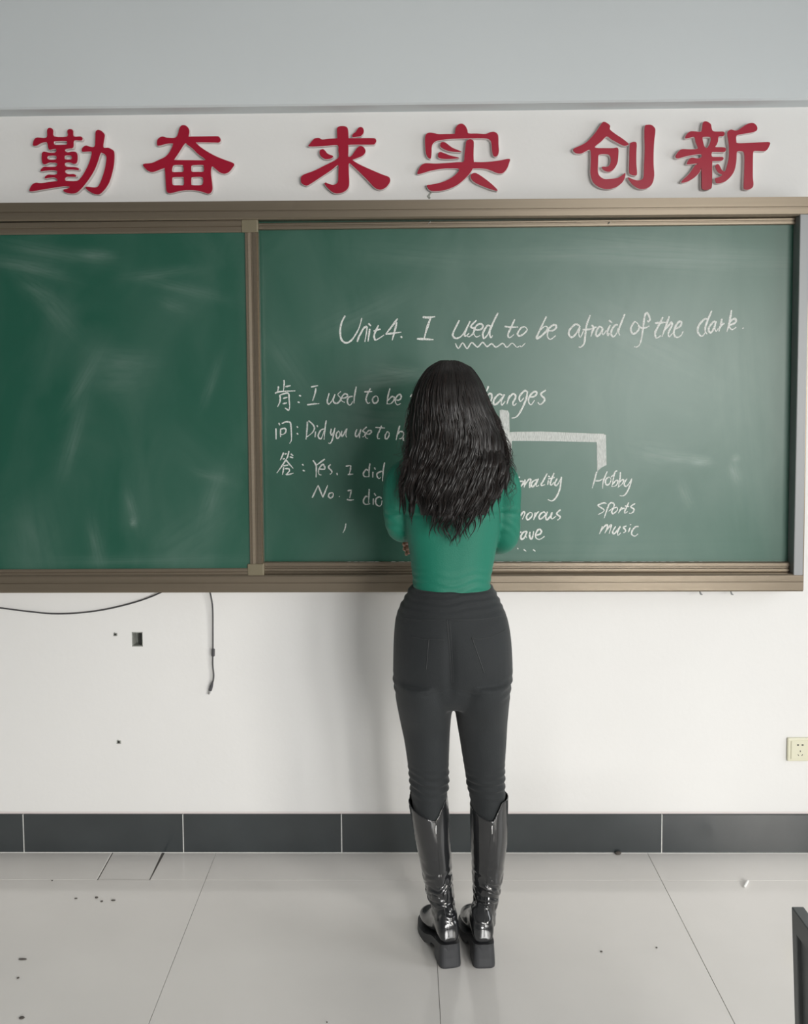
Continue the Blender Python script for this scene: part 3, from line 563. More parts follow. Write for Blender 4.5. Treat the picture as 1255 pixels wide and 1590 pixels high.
write('the third Chinese mark', G_, Es, [[(215,130),(185,205),(160,258)],[(232,158),(265,150)],[(200,240),(240,228)],[(300,108),(280,200),(250,250)],[(330,155),(372,185)],[(315,200),(370,220)],[(250,250),(200,330),(105,465)],[(250,250),(300,310),(370,390)],[(205,350),(290,335)],[(215,370),(210,420),(195,490)],[(240,395),(290,395),(310,430),(250,490)],[(250,490),(310,485),(375,465)]], .005)
write('beside the third Chinese mark', G_, Es, [[(515,320),(540,345)],[(525,418),(560,435)]], .005, 'chalk_colon', 'white chalk colon ')
write('Yes', G_, Es, [[(692,258),(740,335),(745,420),(742,535)],[(885,238),(745,340)],[(795,400),(860,405),(884,385),(870,340),(845,325),(800,380),(780,440),(795,490),(830,495)],[(980,325),(945,360),(955,390),(995,430),(995,465),(965,485)],[(1078,460),(1088,500)]], .0054)
write('No', G_, Es, [[(680,865),(775,665)],[(775,665),(830,800),(852,860)],[(852,860),(930,665)],[(1000,785),(955,800),(945,850),(985,870),(1020,830),(1015,790),(990,780)],[(1118,842),(1126,849)]], .005)
H_, Hs = (530, 690), 14.45
write('I after Yes', H_, Hs, [[(100,488),(210,470)],[(213,470),(205,560),(180,670)],[(145,678),(270,665)]], .005)
write('did after Yes', H_, Hs, [[(600,590),(560,560),(500,640),(505,700),(545,725),(630,720)],[(645,425),(625,560),(625,730)],[(710,615),(708,745)],[(742,518),(768,568)],[(950,620),(900,605),(810,650),(805,720),(850,765),(890,735)],[(972,405),(940,600),(925,825)]], .0052)
write('I after No', H_, Hs, [[(140,1040),(240,1022)],[(225,1040),(190,1205)],[(125,1235),(200,1250),(285,1240)]], .005)
write('the start of did, cut off by the green sleeve', H_, Hs, [[(590,1180),(550,1165),(500,1250),(510,1320),(560,1345),(650,1330)],[(628,1000),(620,1150),(615,1310)],[(722,1215),(718,1355)],[(740,1095),(778,1155)],[(905,1220),(870,1180),(800,1200),(770,1270),(790,1350),(855,1385),(900,1350),(915,1260)]], .005)
write('a short stray slanted tick', (400, 560), 4.827, [[(663,1220),(655,1260),(640,1290)]], .004, 'chalk_tick', '')
I_, Is = (750, 590), 11.41
write('hanges, its start hidden by hair', I_, Is, [[(98,108),(65,200)],[(85,275),(120,240),(155,260),(155,330),(130,395),(165,425)],[(345,275),(290,250),(215,320),(185,400),(210,435),(260,410),(340,320),(385,255),(330,370),(335,450),(395,375)],[(480,270),(450,340),(425,430)],[(450,340),(530,245),(580,285),(560,350),(530,410),(550,455),(595,410)],[(790,215),(740,190),(660,270),(645,340),(670,380),(725,315)],[(790,200),(770,320),(720,450),(640,600),(580,660),(510,675)],[(820,300),(900,295),(950,250),(940,205),(880,225),(815,310),(810,390),(850,440),(915,360)],[(1115,180),(1025,250),(1090,330),(1080,380),(1015,435),(970,395)]], .0062)
J_, Js = (790, 720), 10.6
write('onality, its start hidden by the sleeve', J_, Js, [[(140,238),(188,215)],[(170,290),(235,290),(235,330),(200,370),(165,405),(160,350)],[(270,260),(255,390)],[(260,360),(330,260),(365,265),(345,330),(345,395),(380,340)],[(470,260),(400,290),(370,350),(395,380),(440,330),(490,250),(455,330),(460,375),(500,350)],[(635,160),(570,280),(535,340),(550,360),(600,340)],[(655,270),(640,350)],[(650,205),(680,215)],[(748,150),(700,270),(685,330),(710,350),(745,300)],[(650,250),(760,225)],[(800,240),(760,320),(775,360),(820,320),(870,215)],[(870,215),(845,400),(800,520),(750,590),(700,612),(645,588)]], .0054)
write('morous, its start hidden by the sleeve', J_, Js, [[(195,860),(215,825),(250,790),(265,820),(225,915)],[(350,800),(300,850),(295,905),(325,920),(385,860),(385,815),(350,800)],[(440,800),(430,860),(410,925)],[(420,890),(460,820),(500,785)],[(590,790),(530,820),(500,880),(520,910),(570,880),(605,830),(590,790)],[(640,790),(610,870),(630,925),(690,860),(715,800),(700,870),(715,910),(780,860)],[(855,755),(790,820),(845,870),(840,900),(800,930)]], .0056)
write('rave, its start hidden by the sleeve', J_, Js, [[(190,1125),(215,1130)],[(300,1110),(240,1130),(200,1200),(215,1245),(260,1210),(305,1110),(280,1180),(300,1220)],[(350,1120),(345,1200),(375,1240),(400,1180),(410,1110)],[(450,1180),(510,1160),(540,1120),(520,1085),(480,1090),(445,1160),(450,1220),(510,1245),(590,1195)]], .006)
for dd in ([(145,1385),(158,1408)],[(245,1410),(290,1442)],[(402,1412),(440,1442)]): write('below the word rave', J_, Js, [dd], .0042, 'chalk_dot', 'small chalk dot ')
K_, Ks = (910, 720), 12.23
write('Hobby', K_, Ks, [[(205,150),(160,320),(120,465)],[(405,145),(330,330),(315,475)],[(180,325),(260,320),(320,285)],[(440,250),(385,290),(370,370),(410,405),(460,360),(475,290),(440,250)],[(595,135),(550,160),(520,290),(490,440)],[(500,400),(560,330),(605,320),(590,390),(550,425),(495,435)],[(475,255),(530,205)],[(655,160),(645,280),(610,455)],[(630,360),(690,305),(715,320),(690,380),(620,440)],[(780,285),(735,350),(730,410),(770,430),(820,370),(870,280)],[(870,280),(840,400),(790,520),(740,590),(690,612),(640,605)]], .0048)
write('Sports', K_, Ks, [[(390,760),(340,745),(260,770),(235,800),(340,870),(320,920),(230,965)],[(440,760),(400,870),(345,1035)],[(420,790),(480,740),(535,770),(520,830),(430,905)],[(590,825),(520,850),(490,910),(510,950),(560,920),(600,870),(590,825)],[(680,820),(650,880),(615,940)],[(640,880),(700,850),(740,845)],[(812,735),(770,830),(735,900),(745,940),(795,905)],[(740,800),(820,815)],[(935,755),(850,815),(910,860),(900,910),(850,945),(820,935)]], .005)
write('music', K_, Ks, [[(315,1190),(290,1260),(255,1335)],[(290,1260),(380,1165),(410,1180),(360,1320)],[(370,1290),(470,1165),(480,1190),(440,1330)],[(565,1190),(510,1280),(520,1330),(570,1300),(655,1190),(605,1290),(610,1360),(660,1310)],[(770,1180),(710,1210),(745,1250),(750,1290),(710,1310)],[(840,1210),(805,1300)],[(845,1150),(849,1164)],[(1000,1190),(940,1200),(880,1270),(870,1340),(930,1375),(990,1330)]], .0052)
def bar(pts, lb, dy):
    q = [B(*p) for p in pts]; n = len(q)
    V = [(x, YBK - .0006 - dy, z) for x, z in q] + [(x, YBK, z) for x, z in q]
    Fc = [list(range(n))] + [(i, (i + 1) % n, n + (i + 1) % n, n + i) for i in range(n)]
    obj('chalk_bar', V, Fc, M['chalk_broad'], bbroot, label=lb)
bar([(776, 637), (779, 636), (784, 637), (789, 637.5), (791, 642), (791.5, 671), (795, 684), (794, 712), (782, 718), (778, 690), (777, 670)], 'broad upright chalk stroke half hidden by the hair', .0004)
bar([(787, 671.5), (800, 670.5), (840, 670), (880, 671.5), (920, 673), (938, 673.5), (940, 677), (927, 686.5), (900, 686), (860, 685), (820, 684.5), (786, 684.5)], 'broad horizontal chalk stroke of the tree diagram', .0008)
bar([(926.5, 675), (941, 675), (941.5, 700), (942, 722), (934, 726), (928.5, 731), (928, 734), (927.5, 731), (927, 700)], 'broad short chalk stroke leading down to the word Hobby', .0012)

# ------------------------------------------------------------------ wall things
# cables
def cable(name, pts, r, m, **k):
    q = [P(*p) for p in pts]; c = cr([tuple(v) for v in q], 8); V, Fc = tube(c, r, 8); return obj(name, V, Fc, m, smooth=True, **k)
q = P(331, 1013, -.030)
usb = empty('hanging_cable', P(329, 1076, -.02), 'thin dark cable with a plug hanging straight down from the board frame', 'cable')
c = cr([tuple(P(*p)) for p in ((325, 915, -.045), (328, 928, -.038), (330.3, 945, -.032), (330.6, 980, -.026), (330.6, 1010, -.024), (330.4, 1032, -.024), (331.8, 1048, -.022), (331, 1058, -.020))], 8)
V, Fc = tube(c, .0029, 8); obj('cord', V, Fc, M['cable'], usb, smooth=True)
a1, a2 = P(331.2, 1007.5, -.024), P(331.0, 1019, -.024)
V, Fc = tube([a1, (a1 * .9 + a2 * .1), (a1 * .1 + a2 * .9), a2], [.005, .0062, .0062, .005], 12); obj('ferrite_bead', V, Fc, M['cable'], usb)
a1, a2 = P(330.8, 1057, -.020), P(326.5, 1072, -.014)
V, Fc = tube([a1, a1 * .7 + a2 * .3, a1 * .4 + a2 * .6, a2], [.0028, .0048, .0068, .0066], 10, .75); obj('plug', V, Fc, M['cable'], usb)
a3 = P(324.5, 1078, -.012); V, Fc = tube([a2, a3], [.0048, .0046], 4, .6); obj('plug_tip', V, Fc, M['metal'], usb)
cable('sagging_cable', [(-120, 925, -.02), (-60, 938, -.014), (0, 944, -.010), (40, 949, -.008), (85, 953, -.007), (130, 951, -.007), (170, 945, -.008), (210, 935, -.012), (236, 926, -.018), (256, 917, -.03)], .0028, M['cable'],
      label='thin dark cable sagging from under the board to the left edge', cat='cable')
# socket
sx, sz0, sz1 = P(1223.5, 1150, -.010).x, P(1223.5, 1182, -.010).z, P(1223.5, 1146, -.010).z
so = empty('power_socket', (sx + .043, 0, sz0), 'cream square power socket on the wall at the right edge', 'socket')
V, Fc = bevbox(sx, sx + .086, -.011, 0, sz0, sz1, .004, 3); obj('plate', V, Fc, M['socket'], so)
V, Fc = bevbox(sx + .012, sx + .074, -.0135, -.009, sz0 + .010, sz1 - .010, .0015, 2); obj('socket_face', V, Fc, M['socket'], so)
zc = (sz0 + sz1) / 2
def hole(px, py, dx, dz, ang):
    q_ = P(1170 + px / 14.76, 1120 + py / 14.76, -.0135); ca, sa = math.cos(ang), math.sin(ang)
    pts = [(q_.x + ca * a_ - sa * b_, q_.z + sa * a_ + ca * b_) for a_, b_ in ((-dx, -dz), (dx, -dz), (dx, dz), (-dx, dz))]
    V, Fc = sweep([(x, -.0138, z) for x, z in pts], [(x, -.011, z) for x, z in pts]); obj('pin_hole', V, Fc, M['dark'], so)
hole(1025, 543, .0035, .0022, 0); hole(1130, 543, .0035, .0022, 0); hole(1078, 688, .0013, .0032, 0); hole(1033, 775, .0011, .0033, .5); hole(1120, 775, .0011, .0033, -.5)

# floor litter
def crumb(px, py, rx, ry, rz, m, name, **k):
    q_ = PF(px, py); v, f = ellipsoid((q_.x, q_.y, rz * .8), rx, ry, rz, 9, 6)
    v = [(x + .25 * rx * pnoise(Vector((x * 190, y * 190, z * 190))), y, max(z, .0002)) for x, y, z in v]
    return obj(name, v, f, m, **k)
for px, py, rx, ry, lb in ((150, 1394, .006, .005, 'dark dirt crumb, upper middle of the three beside each other on the left floor tile'), (158, 1400, .005, .004, 'dark dirt crumb, lowest of the three close together on the left floor tile'),
    (176, 1398.5, .008, .004, 'wide dark dirt crumb, rightmost of the row on the left floor tile'), (118, 1395.5, .006, .003, 'faint dirt crumb, leftmost of the row on the left floor tile'),
    (35, 1490, .014, .004, 'long thin dirt smear flake near the left edge of the floor'), (28, 1519, .004, .004, 'tiny dirt speck just below the long flake at the left edge'), (34, 1581, .008, .006, 'dirt crumb at the bottom left corner of the floor'),
    (934, 1478, .004, .003, 'dirt speck on the floor well right of the boot heels'), (1020, 1472, .003, .003, 'tiny dirt speck beside the right diagonal tile joint'),
    (81, 1368, .003, .002, 'tiny dirt speck on the tile joint near the left skirting'), (508, 1588, .002, .002, 'tiny dirt speck at the bottom edge, left of the boots')):
    crumb(px, py, rx, ry, .002, M['dirt'], 'dirt_crumb', label=lb, cat='dirt', group='crumbs of dirt on the floor')
crumb(960, 1326.5, .012, .009, .006, M['dirt'], 'dirt_clump', label='larger crumpled dirt clump by the skirting, right of the boots', cat='dirt')
a1, a2 = PF(1156.5, 1378.5), PF(1161.5, 1369.5); a1.z = a2.z = .0046
V, Fc = tube([a1, a1 * .95 + a2 * .05, a1 * .05 + a2 * .95, a2], [.0036, .0045, .0045, .0038], 10); obj('chalk_stick', V, Fc, M['white'], smooth=True, label='short white stick of chalk lying on the floor at the right', cat='chalk')

# ------------------------------------------------------------------ chair at the right edge, seen from its back, facing right
YC = -1.66
tc = P(1229, 1407.5, YC)
CHX, CHY, CHZ = tc.x, tc.y, tc.z
ch = empty('chair', (CHX + .22, CHY - .2, 0), 'dark grey moulded chair cut off by the right edge, its backrest nearest', 'chair')
lean = .045
def shear(VF):  # the back leans to the left at its top
    V, Fc = VF; return [(x + lean * (CHZ - z) , y, z) for x, y, z in [tuple(v) for v in V]], Fc
zb_ = .42
V, Fc = shear(merge(bevbox(CHX, CHX + .024, CHY - .42, CHY, CHZ - .045, CHZ, .002, 2), bevbox(CHX, CHX + .024, CHY - .022, CHY, zb_, CHZ - .040, .002, 2), bevbox(CHX, CHX + .024, CHY - .42, CHY - .398, zb_, CHZ - .040, .002, 2)))
obj('backrest_frame', V, Fc, M['chair'], ch)
V, Fc = shear(bevbox(CHX + .008, CHX + .018, CHY - .405, CHY - .015, zb_ + .02, CHZ - .035, .002, 1)); obj('backrest', V, Fc, M['chair'], ch)
V, Fc = bevbox(CHX + .02, CHX + .44, CHY - .42, CHY, .425, .455, .012, 3); obj('seat', V, Fc, M['chair'], ch)
for sx_ in (.03, .41):
    for sy_ in (-.40, -.02):
        dx = -.02 if sx_ < .1 else .02
        V, Fc = tube([(CHX + sx_, CHY + sy_, .43), (CHX + sx_ + dx, CHY + sy_, .012), (CHX + sx_ + dx, CHY + sy_, 0)], [.012, .012, .014], 12); obj('leg', V, Fc, M['grayalu'], ch)

# ------------------------------------------------------------------ the person
YB = -.62
per = empty('person', (P(700, 1300, YB).x, YB, 0), 'person with long wavy black hair, green sweater, black trousers and boots, facing the board', 'person')
def rows_loft(rows, n=40, sub=4, ex=2.3, yc=YB):
    """rows: py, xl, xr, back, front(, yshift): horizontal slices measured in the photograph's frame at the body plane"""
    rows = [tuple(r) + ((0,) if len(r) == 5 else ()) for r in rows]
    R = cr(rows, sub); rings = []
    for py, xl, xr, bk, fr, ysh in R:
        a_, b_ = P(xl, py, yc), P(xr, py, yc); cx_ = (a_.x + b_.x) / 2; hw = (b_.x - a_.x) / 2; z = (a_.z + b_.z) / 2
        ring = []
        for i in range(n):
            t = 2 * math.pi * i / n; c_, s_ = math.cos(t), math.sin(t)
            x = cx_ + hw * math.copysign(abs(c_) ** (2 / ex), c_); d = (fr if s_ > 0 else bk)
            ring.append((x, yc + ysh + d * math.copysign(abs(s_) ** (2 / ex), s_), z))
        rings.append(ring)
    return loft(rings)
def sm(a_, b_, x): t = min(1, max(0, (x - a_) / (b_ - a_))); return t * t * (3 - 2 * t)

# --- sweater
torso = rows_loft([(699, 676, 724, .045, .05), (706, 660, 742, .065, .06), (713, 640, 764, .08, .07), (722, 627, 778, .09, .082), (735, 621, 783, .098, .095), (760, 623, 780, .102, .115), (790, 626, 778, .100, .13), (820, 630, 775, .095, .12), (850, 635, 771, .09, .10), (880, 638.5, 766, .088, .095), (905, 641, 762, .092, .096), (925, 640, 764, .095, .098), (935, 640, 764, .095, .098)], ex=2.4)
ArmL = [(*P(641, 735, -.62), .050), (*P(628, 742, -.62), .052), (*P(619, 758, -.615), .048), (*P(616, 780, -.605), .0435), (*P(617, 805, -.59), .041), (*P(621, 822, -.565), .037), (*P(636, 824, -.50), .036), (*P(665, 815, -.455), .034), (*P(705, 806, -.425), .030), (*P(735, 802, -.43), .027)]
ArmR = [(*P(762, 735, -.62), .050), (*P(776, 742, -.62), .052), (*P(784, 760, -.615), .050), (*P(786.5, 785, -.605), .0435), (*P(786, 812, -.595), .043), (*P(783, 836, -.57), .0415), (*P(768, 842, -.51), .038), (*P(740, 838, -.45), .034), (*P(700, 838, -.415), .030), (*P(672, 839, -.425), .027)]
a, fs, nm = remesh(merge(torso, round_tube(ArmL), round_tube(ArmR)), .0048, 7)
zbra = P(640, 803, -.70).z; zhem = P(700, 915, -.7).z
for i in range(len(a)):
    x, y, z = a[i]; d = 0
    if y < -.62 and P(628, 700, YB).z > z: d -= .0030 * math.exp(-((z - zbra - .004 * math.sin(x * 30)) / .005) ** 2) ; d += .0022 * math.exp(-((z - zbra - .014) / .008) ** 2)
    h = sm(zhem + .09, zhem + .0, z); d += .0012 * h * math.sin(z * 260 + 9 * pnoise(Vector((x * 9, y * 9, z * 6))))
    d += .0022 * pnoise(Vector((x * 14, y * 14, z * 9)))
    el = math.exp(-((z - P(620, 820, YB).z) / .04) ** 2); 
    if x < P(630, 800, YB).x or x > P(775, 800, YB).x: d += .0009 * el * math.sin(z * 230 + x * 160 + y * 120 + 3 * pnoise(Vector((x * 20, y * 20, z * 20))))
    a[i] += nm[i] * d
obj('sweater', a, fs, M['sweater'], per, smooth=True)

# --- trousers
pel = rows_loft([(909, 637, 765, .100, .102), (925, 629.5, 773, .106, .104), (940, 621, 780, .112, .106), (960, 614.5, 788, .120, .105), (985, 612, 793, .130, .10), (1010, 611, 795, .136, .095), (1040, 610.5, 796, .134, .09), (1060, 611, 794, .122, .085), (1074, 617, 788, .112, .08), (1084, 640, 768, .098, .06), (1090, 660, 750, .09, .05)], ex=2.3)
legL = rows_loft([(1050, 613, 702, .136, .082), (1080, 614.5, 703, .124, .08), (1100, 618, 702, .110, .078), (1125, 623, 700, .09, .075), (1150, 628, 698.5, .082, .070), (1190, 633.5, 697, .066, .062), (1215, 636, 697, .062, .060), (1235, 638.5, 694, .062, .058), (1262, 643, 692, .064, .055), (1290, 648, 692, .06, .05)], ex=2.1)
legR = rows_loft([(1050, 703, 793, .136, .082), (1080, 703.5, 791, .124, .08), (1100, 706, 789, .110, .078), (1125, 710, 787, .09, .075), (1150, 714.5, 786, .082, .070), (1190, 721, 784, .066, .062), (1215, 725, 784, .062, .060), (1235, 729, 785, .062, .058), (1262, 733, 783, .064, .055), (1290, 736, 780, .06, .05)], ex=2.1)
a, fs, nm = remesh(merge(pel, legL, legR), .0048, 16)
zk = P(700, 1212, YB).z; zw = P(700, 935, -.72).z; zbut = P(700, 1078, -.73).z; xm = P(699, 1000, -.74).x
zhp = P(700, 1060, YB).z
for i in range(len(a)):
    x, y, z = a[i]; d = 0; n3 = pnoise(Vector((x * 10, y * 10, z * 5)))
    kn = math.exp(-((z - zk) / .042) ** 2); d += .0032 * kn * math.sin(z * 270 + 26 * (x - .15) + 5 * n3 + (x > xm) * 2) * (.75 + 1.1 * pnoise(Vector((x * 16, y * 16, z * 24))))
    ws = math.exp(-((z - zw) / .045) ** 2); d += .0016 * ws * math.sin(z * 310 + 5 * n3)
    if y < YB:
        for sgn in (-1, 1):
            d += .006 * math.exp(-((x - xm - sgn * .075) / .055) ** 2 - ((z - zbut - .085) / .06) ** 2)
        d -= .006 * math.exp(-((x - xm) / .014) ** 2) * sm(zbut - .03, zbut + .03, z) * sm(zbut + .23, zbut + .1, z)
        for sgn in (-1, 1):
            d -= .0035 * math.exp(-((z - zbut - .002 - .25 * abs(x - xm - sgn * .07)) / .006) ** 2) * math.exp(-((x - xm - sgn * .055) / .05) ** 2)
    sd = sm(.145, .17, abs(x - xm)); d += .0024 * sd * math.exp(-((z - zhp) / .03) ** 2) * math.sin(z * 230)
    d += .0018 * n3
    a[i] += nm[i] * d
trou = obj('trousers', a, fs, M['jeans'], per, smooth=True)
bvh = BVHTree.FromPolygons([Vector(v) for v in a], fs)
def on_surf(px, py, off=.0006, bv=bvh):
    h = bv.ray_cast(CAM, PD(px, py))
    return h[0] - PD(px, py) * off
def seam(pts, r=.0011, parent=trou, name='seam', m=M['seam'], bv=bvh):
    q_ = [on_surf(x, y, .0004, bv) for x, y in [tuple(v) for v in cr(pts, 6)]]
    V, Fc = tube(q_, r, 6); obj(name, V, Fc, m, parent, smooth=True)
seam([(694, 962), (696, 985), (700, 1030), (702, 1062)]); seam([(698, 962), (700, 985), (703, 1030), (704, 1060)], .0008)
seam([(666, 992), (665, 1005), (662, 1040)]); seam([(640, 988), (655, 992), (666, 992), (690, 994)], .0012)
seam([(733, 990), (740, 1010), (752, 1045)], .0014); seam([(733, 990), (745, 992), (765, 988), (785, 978)], .0009)
seam([(622, 958), (650, 962), (694, 962), (740, 962), (782, 956)], .0009)

# --- boots
def boot(rows, ank, yawdeg, notch_px, rim, pull, side):
    """rows: shaft silhouette; ank: heel centre x in px at the heel's back; rim: function of ring angle -> cut"""
    # shaft: the ring tops follow a notched rim
    R = cr([tuple(r) for r in rows], 5); n = 48; rings = []
    nx = P(notch_px[0], notch_px[1], YB - .06)
    ztop0 = P(rows[0][1], rows[0][0], YB).z
    for k, (py, xl, xr, bk, fr) in enumerate(R):
        a_, b_ = P(xl, py, YB), P(xr, py, YB); cx_ = (a_.x + b_.x) / 2; hw = (b_.x - a_.x) / 2; ring = []
        for i in range(n):
            t = 2 * math.pi * i / n; c_, s_ = math.cos(t), math.sin(t)
            x = cx_ + hw * c_; y = YB + (fr if s_ > 0 else bk) * s_
            z = a_.z
            ring.append([x, y, z])
        rings.append(ring)
    # lower the rim at the notch
    zlow = nx.z; zbot = rings[-1][0][2]
    for k, ring in enumerate(rings):
        for p in ring:
            drop = 0
            if p[1] < YB + .02:
                wl = .085 if side < 0 else .075; 
                u = (p[0] - nx.x)
                reach = (.095 if u < 0 else .030) 
                drop = (ztop0 - zlow) * max(0, 1 - abs(u) / reach) ** (.6 if u < 0 else 1.0)
            f = (p[2] - zbot) / (ztop0 - zbot); p[2] -= drop * max(0, f) ** 3
    V, Fc = loft(rings, cap=False)
    # thickness: inner wall
    V = np.array(V); ctr = np.array([np.mean(np.array(r), axis=0) for r in rings])
    inner = []
    for k, ring in enumerate(rings):
        c_ = ctr[k]
        for p in ring:
            d = np.array(p) - c_; d[2] = 0; inner.append(np.array(p) - d / (np.linalg.norm(d) + 1e-9) * .003)
    m0 = len(V); V = np.vstack([V, np.array(inner)]); Fi = [tuple(i + m0 for i in q_)[::-1] for q_ in Fc]
    top = [(i, (i + 1) % n, m0 + (i + 1) % n, m0 + i) for i in range(n)]
    bnd = [((len(rings) - 1) * n + i, m0 + (len(rings) - 1) * n + i, m0 + (len(rings) - 1) * n + (i + 1) % n, (len(rings) - 1) * n + (i + 1) % n) for i in range(n)]
    shaft = (V.tolist(), Fc + Fi + top + bnd)
    # foot: sections from heel to toe in a turned frame
    hb = P(ank[0], ank[1], YB - .085); ya = math.radians(yawdeg); fx = Vector((-math.sin(ya), math.cos(ya), 0)); rx_ = Vector((math.cos(ya), math.sin(ya), 0))
    h0 = Vector((hb.x, YB - .085, 0))
    prof = [(0.004, .018, .085, .072), (.012, .029, .125, .066), (.03, .034, .155, .063), (.055, .036, .175, .058), (.085, .036, .165, .052), (.11, .038, .135, .044), (.14, .043, .108, .034), (.17, .047, .090, .028), (.20, .047, .078, .026), (.23, .041, .068, .027), (.248, .030, .058, .029), (.258, .014, .046, .034)]
    rr = []
    for sft, hw, zt_, zb__ in cr(prof, 3):
        ring = []
        for i in range(28):
            t = 2 * math.pi * i / 28; c_, s_ = math.cos(t), math.sin(t)
            zc_ = (zt_ + zb__) / 2; hh = (zt_ - zb__) / 2
            q_ = h0 + fx * sft + rx_ * (hw * math.copysign(abs(c_) ** (2 / 2.6), c_) * (1 if s_ < 0 else 1 - .25 * s_)); ring.append((q_.x, q_.y, zc_ + hh * math.copysign(abs(s_) ** (2 / 2.4), s_)))
        rr.append(ring)
    foot = loft(rr)
    a, fs, nm = remesh(merge(shaft, foot), .0028, 3)
    zc1, cxm = .19, np.mean([p[0] for p in rings[-1]])
    for i in range(len(a)):
        x, y, z = a[i]; n3 = pnoise(Vector((x * 26, y * 26, z * 26))); e = math.exp(-((z - .19) / .065) ** 2)
        d = .0034 * e * math.sin(z * 150 + 60 * (x - cxm) * side + 5 * n3) * sm(.09, .15, z) + (.0003 + .0006 * sm(.1, .16, z)) * pnoise(Vector((x * 40, y * 40, z * 16)))
        e2 = math.exp(-((z - .36) / .09) ** 2); d += .0013 * e2 * pnoise(Vector((x * 30, y * 30, z * 9)))
        a[i] += nm[i] * d
    bt = obj('boot', a, fs, M['boot'], per, smooth=True, origin=Vector((h0.x, h0.y, 0)))
    bv = BVHTree.FromPolygons([Vector(v) for v in a], fs)
    # sole plate following the arch + stacked heel
    rr = []
    for sft, hw, zb__ in cr([(-.004, .010, .071), (.002, .027, .070), (.02, .0325, .067), (.055, .035, .060), (.09, .038, .050), (.12, .043, .036), (.15, .049, .026), (.18, .053, .0235), (.21, .052, .0235), (.238, .045, .024), (.256, .032, .026), (.268, .012, .030)], 3):
        lo = max(0.0, (zb__ - .022) if sft < .135 else 0)
        if .10 < sft < .16: lo = max(0, (.0145) * (1 - sm(.10, .145, sft)))
        rr.append([tuple(h0 + fx * sft + rx_ * (u * hw) + Vector((0, 0, z_))) for u, z_ in ((-1, zb__), (1, zb__), (1.0, (zb__ + lo) / 2 + .002), (1.02, lo), (-1.02, lo), (-1.0, (zb__ + lo) / 2 + .002))])
    V, Fc = loft(rr); obj('sole', V, Fc, M['sole'], bt)
    rr = []
    def heel_ring(z, grow, back):
        pts = []
        for i in range(36):
            t = 2 * math.pi * i / 36; c_, s_ = math.cos(t), math.sin(t); e = 2 / 4.5
            u = (.0325 + grow) * math.copysign(abs(c_) ** e, c_); v = .037 + (.040 + back) * math.copysign(abs(s_) ** e, s_)
            q_ = h0 + fx * v + rx_ * u; pts.append((q_.x, q_.y, z))
        return pts
    V, Fc = loft([heel_ring(.062, -.001, 0), heel_ring(.055, .0, .001), heel_ring(.03, .0015, .003), heel_ring(.006, .0025, .006), heel_ring(.001, .002, .0055), heel_ring(0, .001, .0045)]); obj('heel', V, Fc, M['sole'], bt, smooth=False)
    # back seam with zip puller
    zp = [on_surf(x, y, .0006, bv) for x, y in [tuple(v) for v in cr(pull, 8)]]
    V, Fc = tube(zp, .0011, 6); obj('zip', V, Fc, M['boot'], bt, smooth=True)
    q0, q1 = on_surf(pull[0][0] + .5, pull[0][1] + 4, .002, bv), on_surf(pull[0][0] + .5, pull[0][1] + 17, .003, bv)
    V, Fc = tube([q0, q0 * .6 + q1 * .4, q1], [.0018, .0028, .0022], 6, .5); obj('zip_pull', V, Fc, M['metal'], bt)
    return bt
boot([(1234, 634, 695, .070, .064), (1260, 638, 698, .070, .062), (1300, 645, 700, .068, .058), (1350, 655, 702, .060, .052), (1385, 663, 704, .052, .048), (1408, 669, 706, .047, .048), (1432, 671, 708, .046, .052)],
     (699.5, 1440), 12, (677, 1274), None, [(677, 1278), (680, 1310), (684, 1360), (690, 1410), (697, 1455)], -1)
boot([(1234, 729.5, 789.5, .070, .064), (1260, 730, 789, .070, .062), (1300, 731, 788, .068, .058), (1350, 733, 782, .060, .052), (1385, 736, 775.5, .052, .048), (1408, 736, 771, .047, .048), (1432, 735, 770, .046, .052)],
     (752, 1440), 4, (765, 1274), None, [(764, 1278), (761, 1310), (757, 1360), (753, 1410), (752, 1455)], 1)

# --- body: head, neck, trunk, arms, hands, legs as one surface
HC = P(697, 622, -.60)
def head():
    rings = []
    for k in range(25):
        t = -1 + 2 * k / 24; z = HC.z + .110 * t; r = math.sqrt(max(.0004, 1 - t * t))
        wdt = .074 * (r ** .85) * (1 - .16 * sm(.1, -1, t)); bk = .098 * (r ** .8) * (1 - .35 * sm(-.1, -1, t)); fr = .092 * (r ** .6) * (1 - .05 * sm(.2, 1, t))
        ring = []
        for i in range(32):
            a_ = 2 * math.pi * i / 32; c_, s_ = math.cos(a_), math.sin(a_)
            ring.append((HC.x + wdt * c_, HC.y + (fr if s_ > 0 else bk) * s_, z))
        rings.append(ring)
    return loft(rings)
fy = HC.y + .088
nose = round_tube([(HC.x, fy - .002, HC.z + .012, .007), (HC.x, fy + .008, HC.z - .010, .008), (HC.x, fy + .016, HC.z - .028, .010)], 12)
chin = ellipsoid((HC.x, HC.y + .070, HC.z - .092), .026, .022, .020)
ears = [ellipsoid((HC.x + s_ * .074, HC.y + .005, HC.z - .01), .009, .018, .031, 12, 8) for s_ in (-1, 1)]
brow = [ellipsoid((HC.x + s_ * .03, fy - .012, HC.z + .020), .022, .012, .006, 12, 8) for s_ in (-1, 1)]
neck = round_tube([(HC.x, HC.y - .015, HC.z - .06, .052), (*P(698, 675, -.615), .050), (*P(700, 705, -.62), .056)], 24)
def shrink(ctrl, k): return [(x, y, z, r * k) for x, y, z, r in ctrl]
def inset(rows, dx, dd): return [(r[0], r[1] + dx, r[2] - dx, r[3] - dd, r[4] - dd) for r in rows]
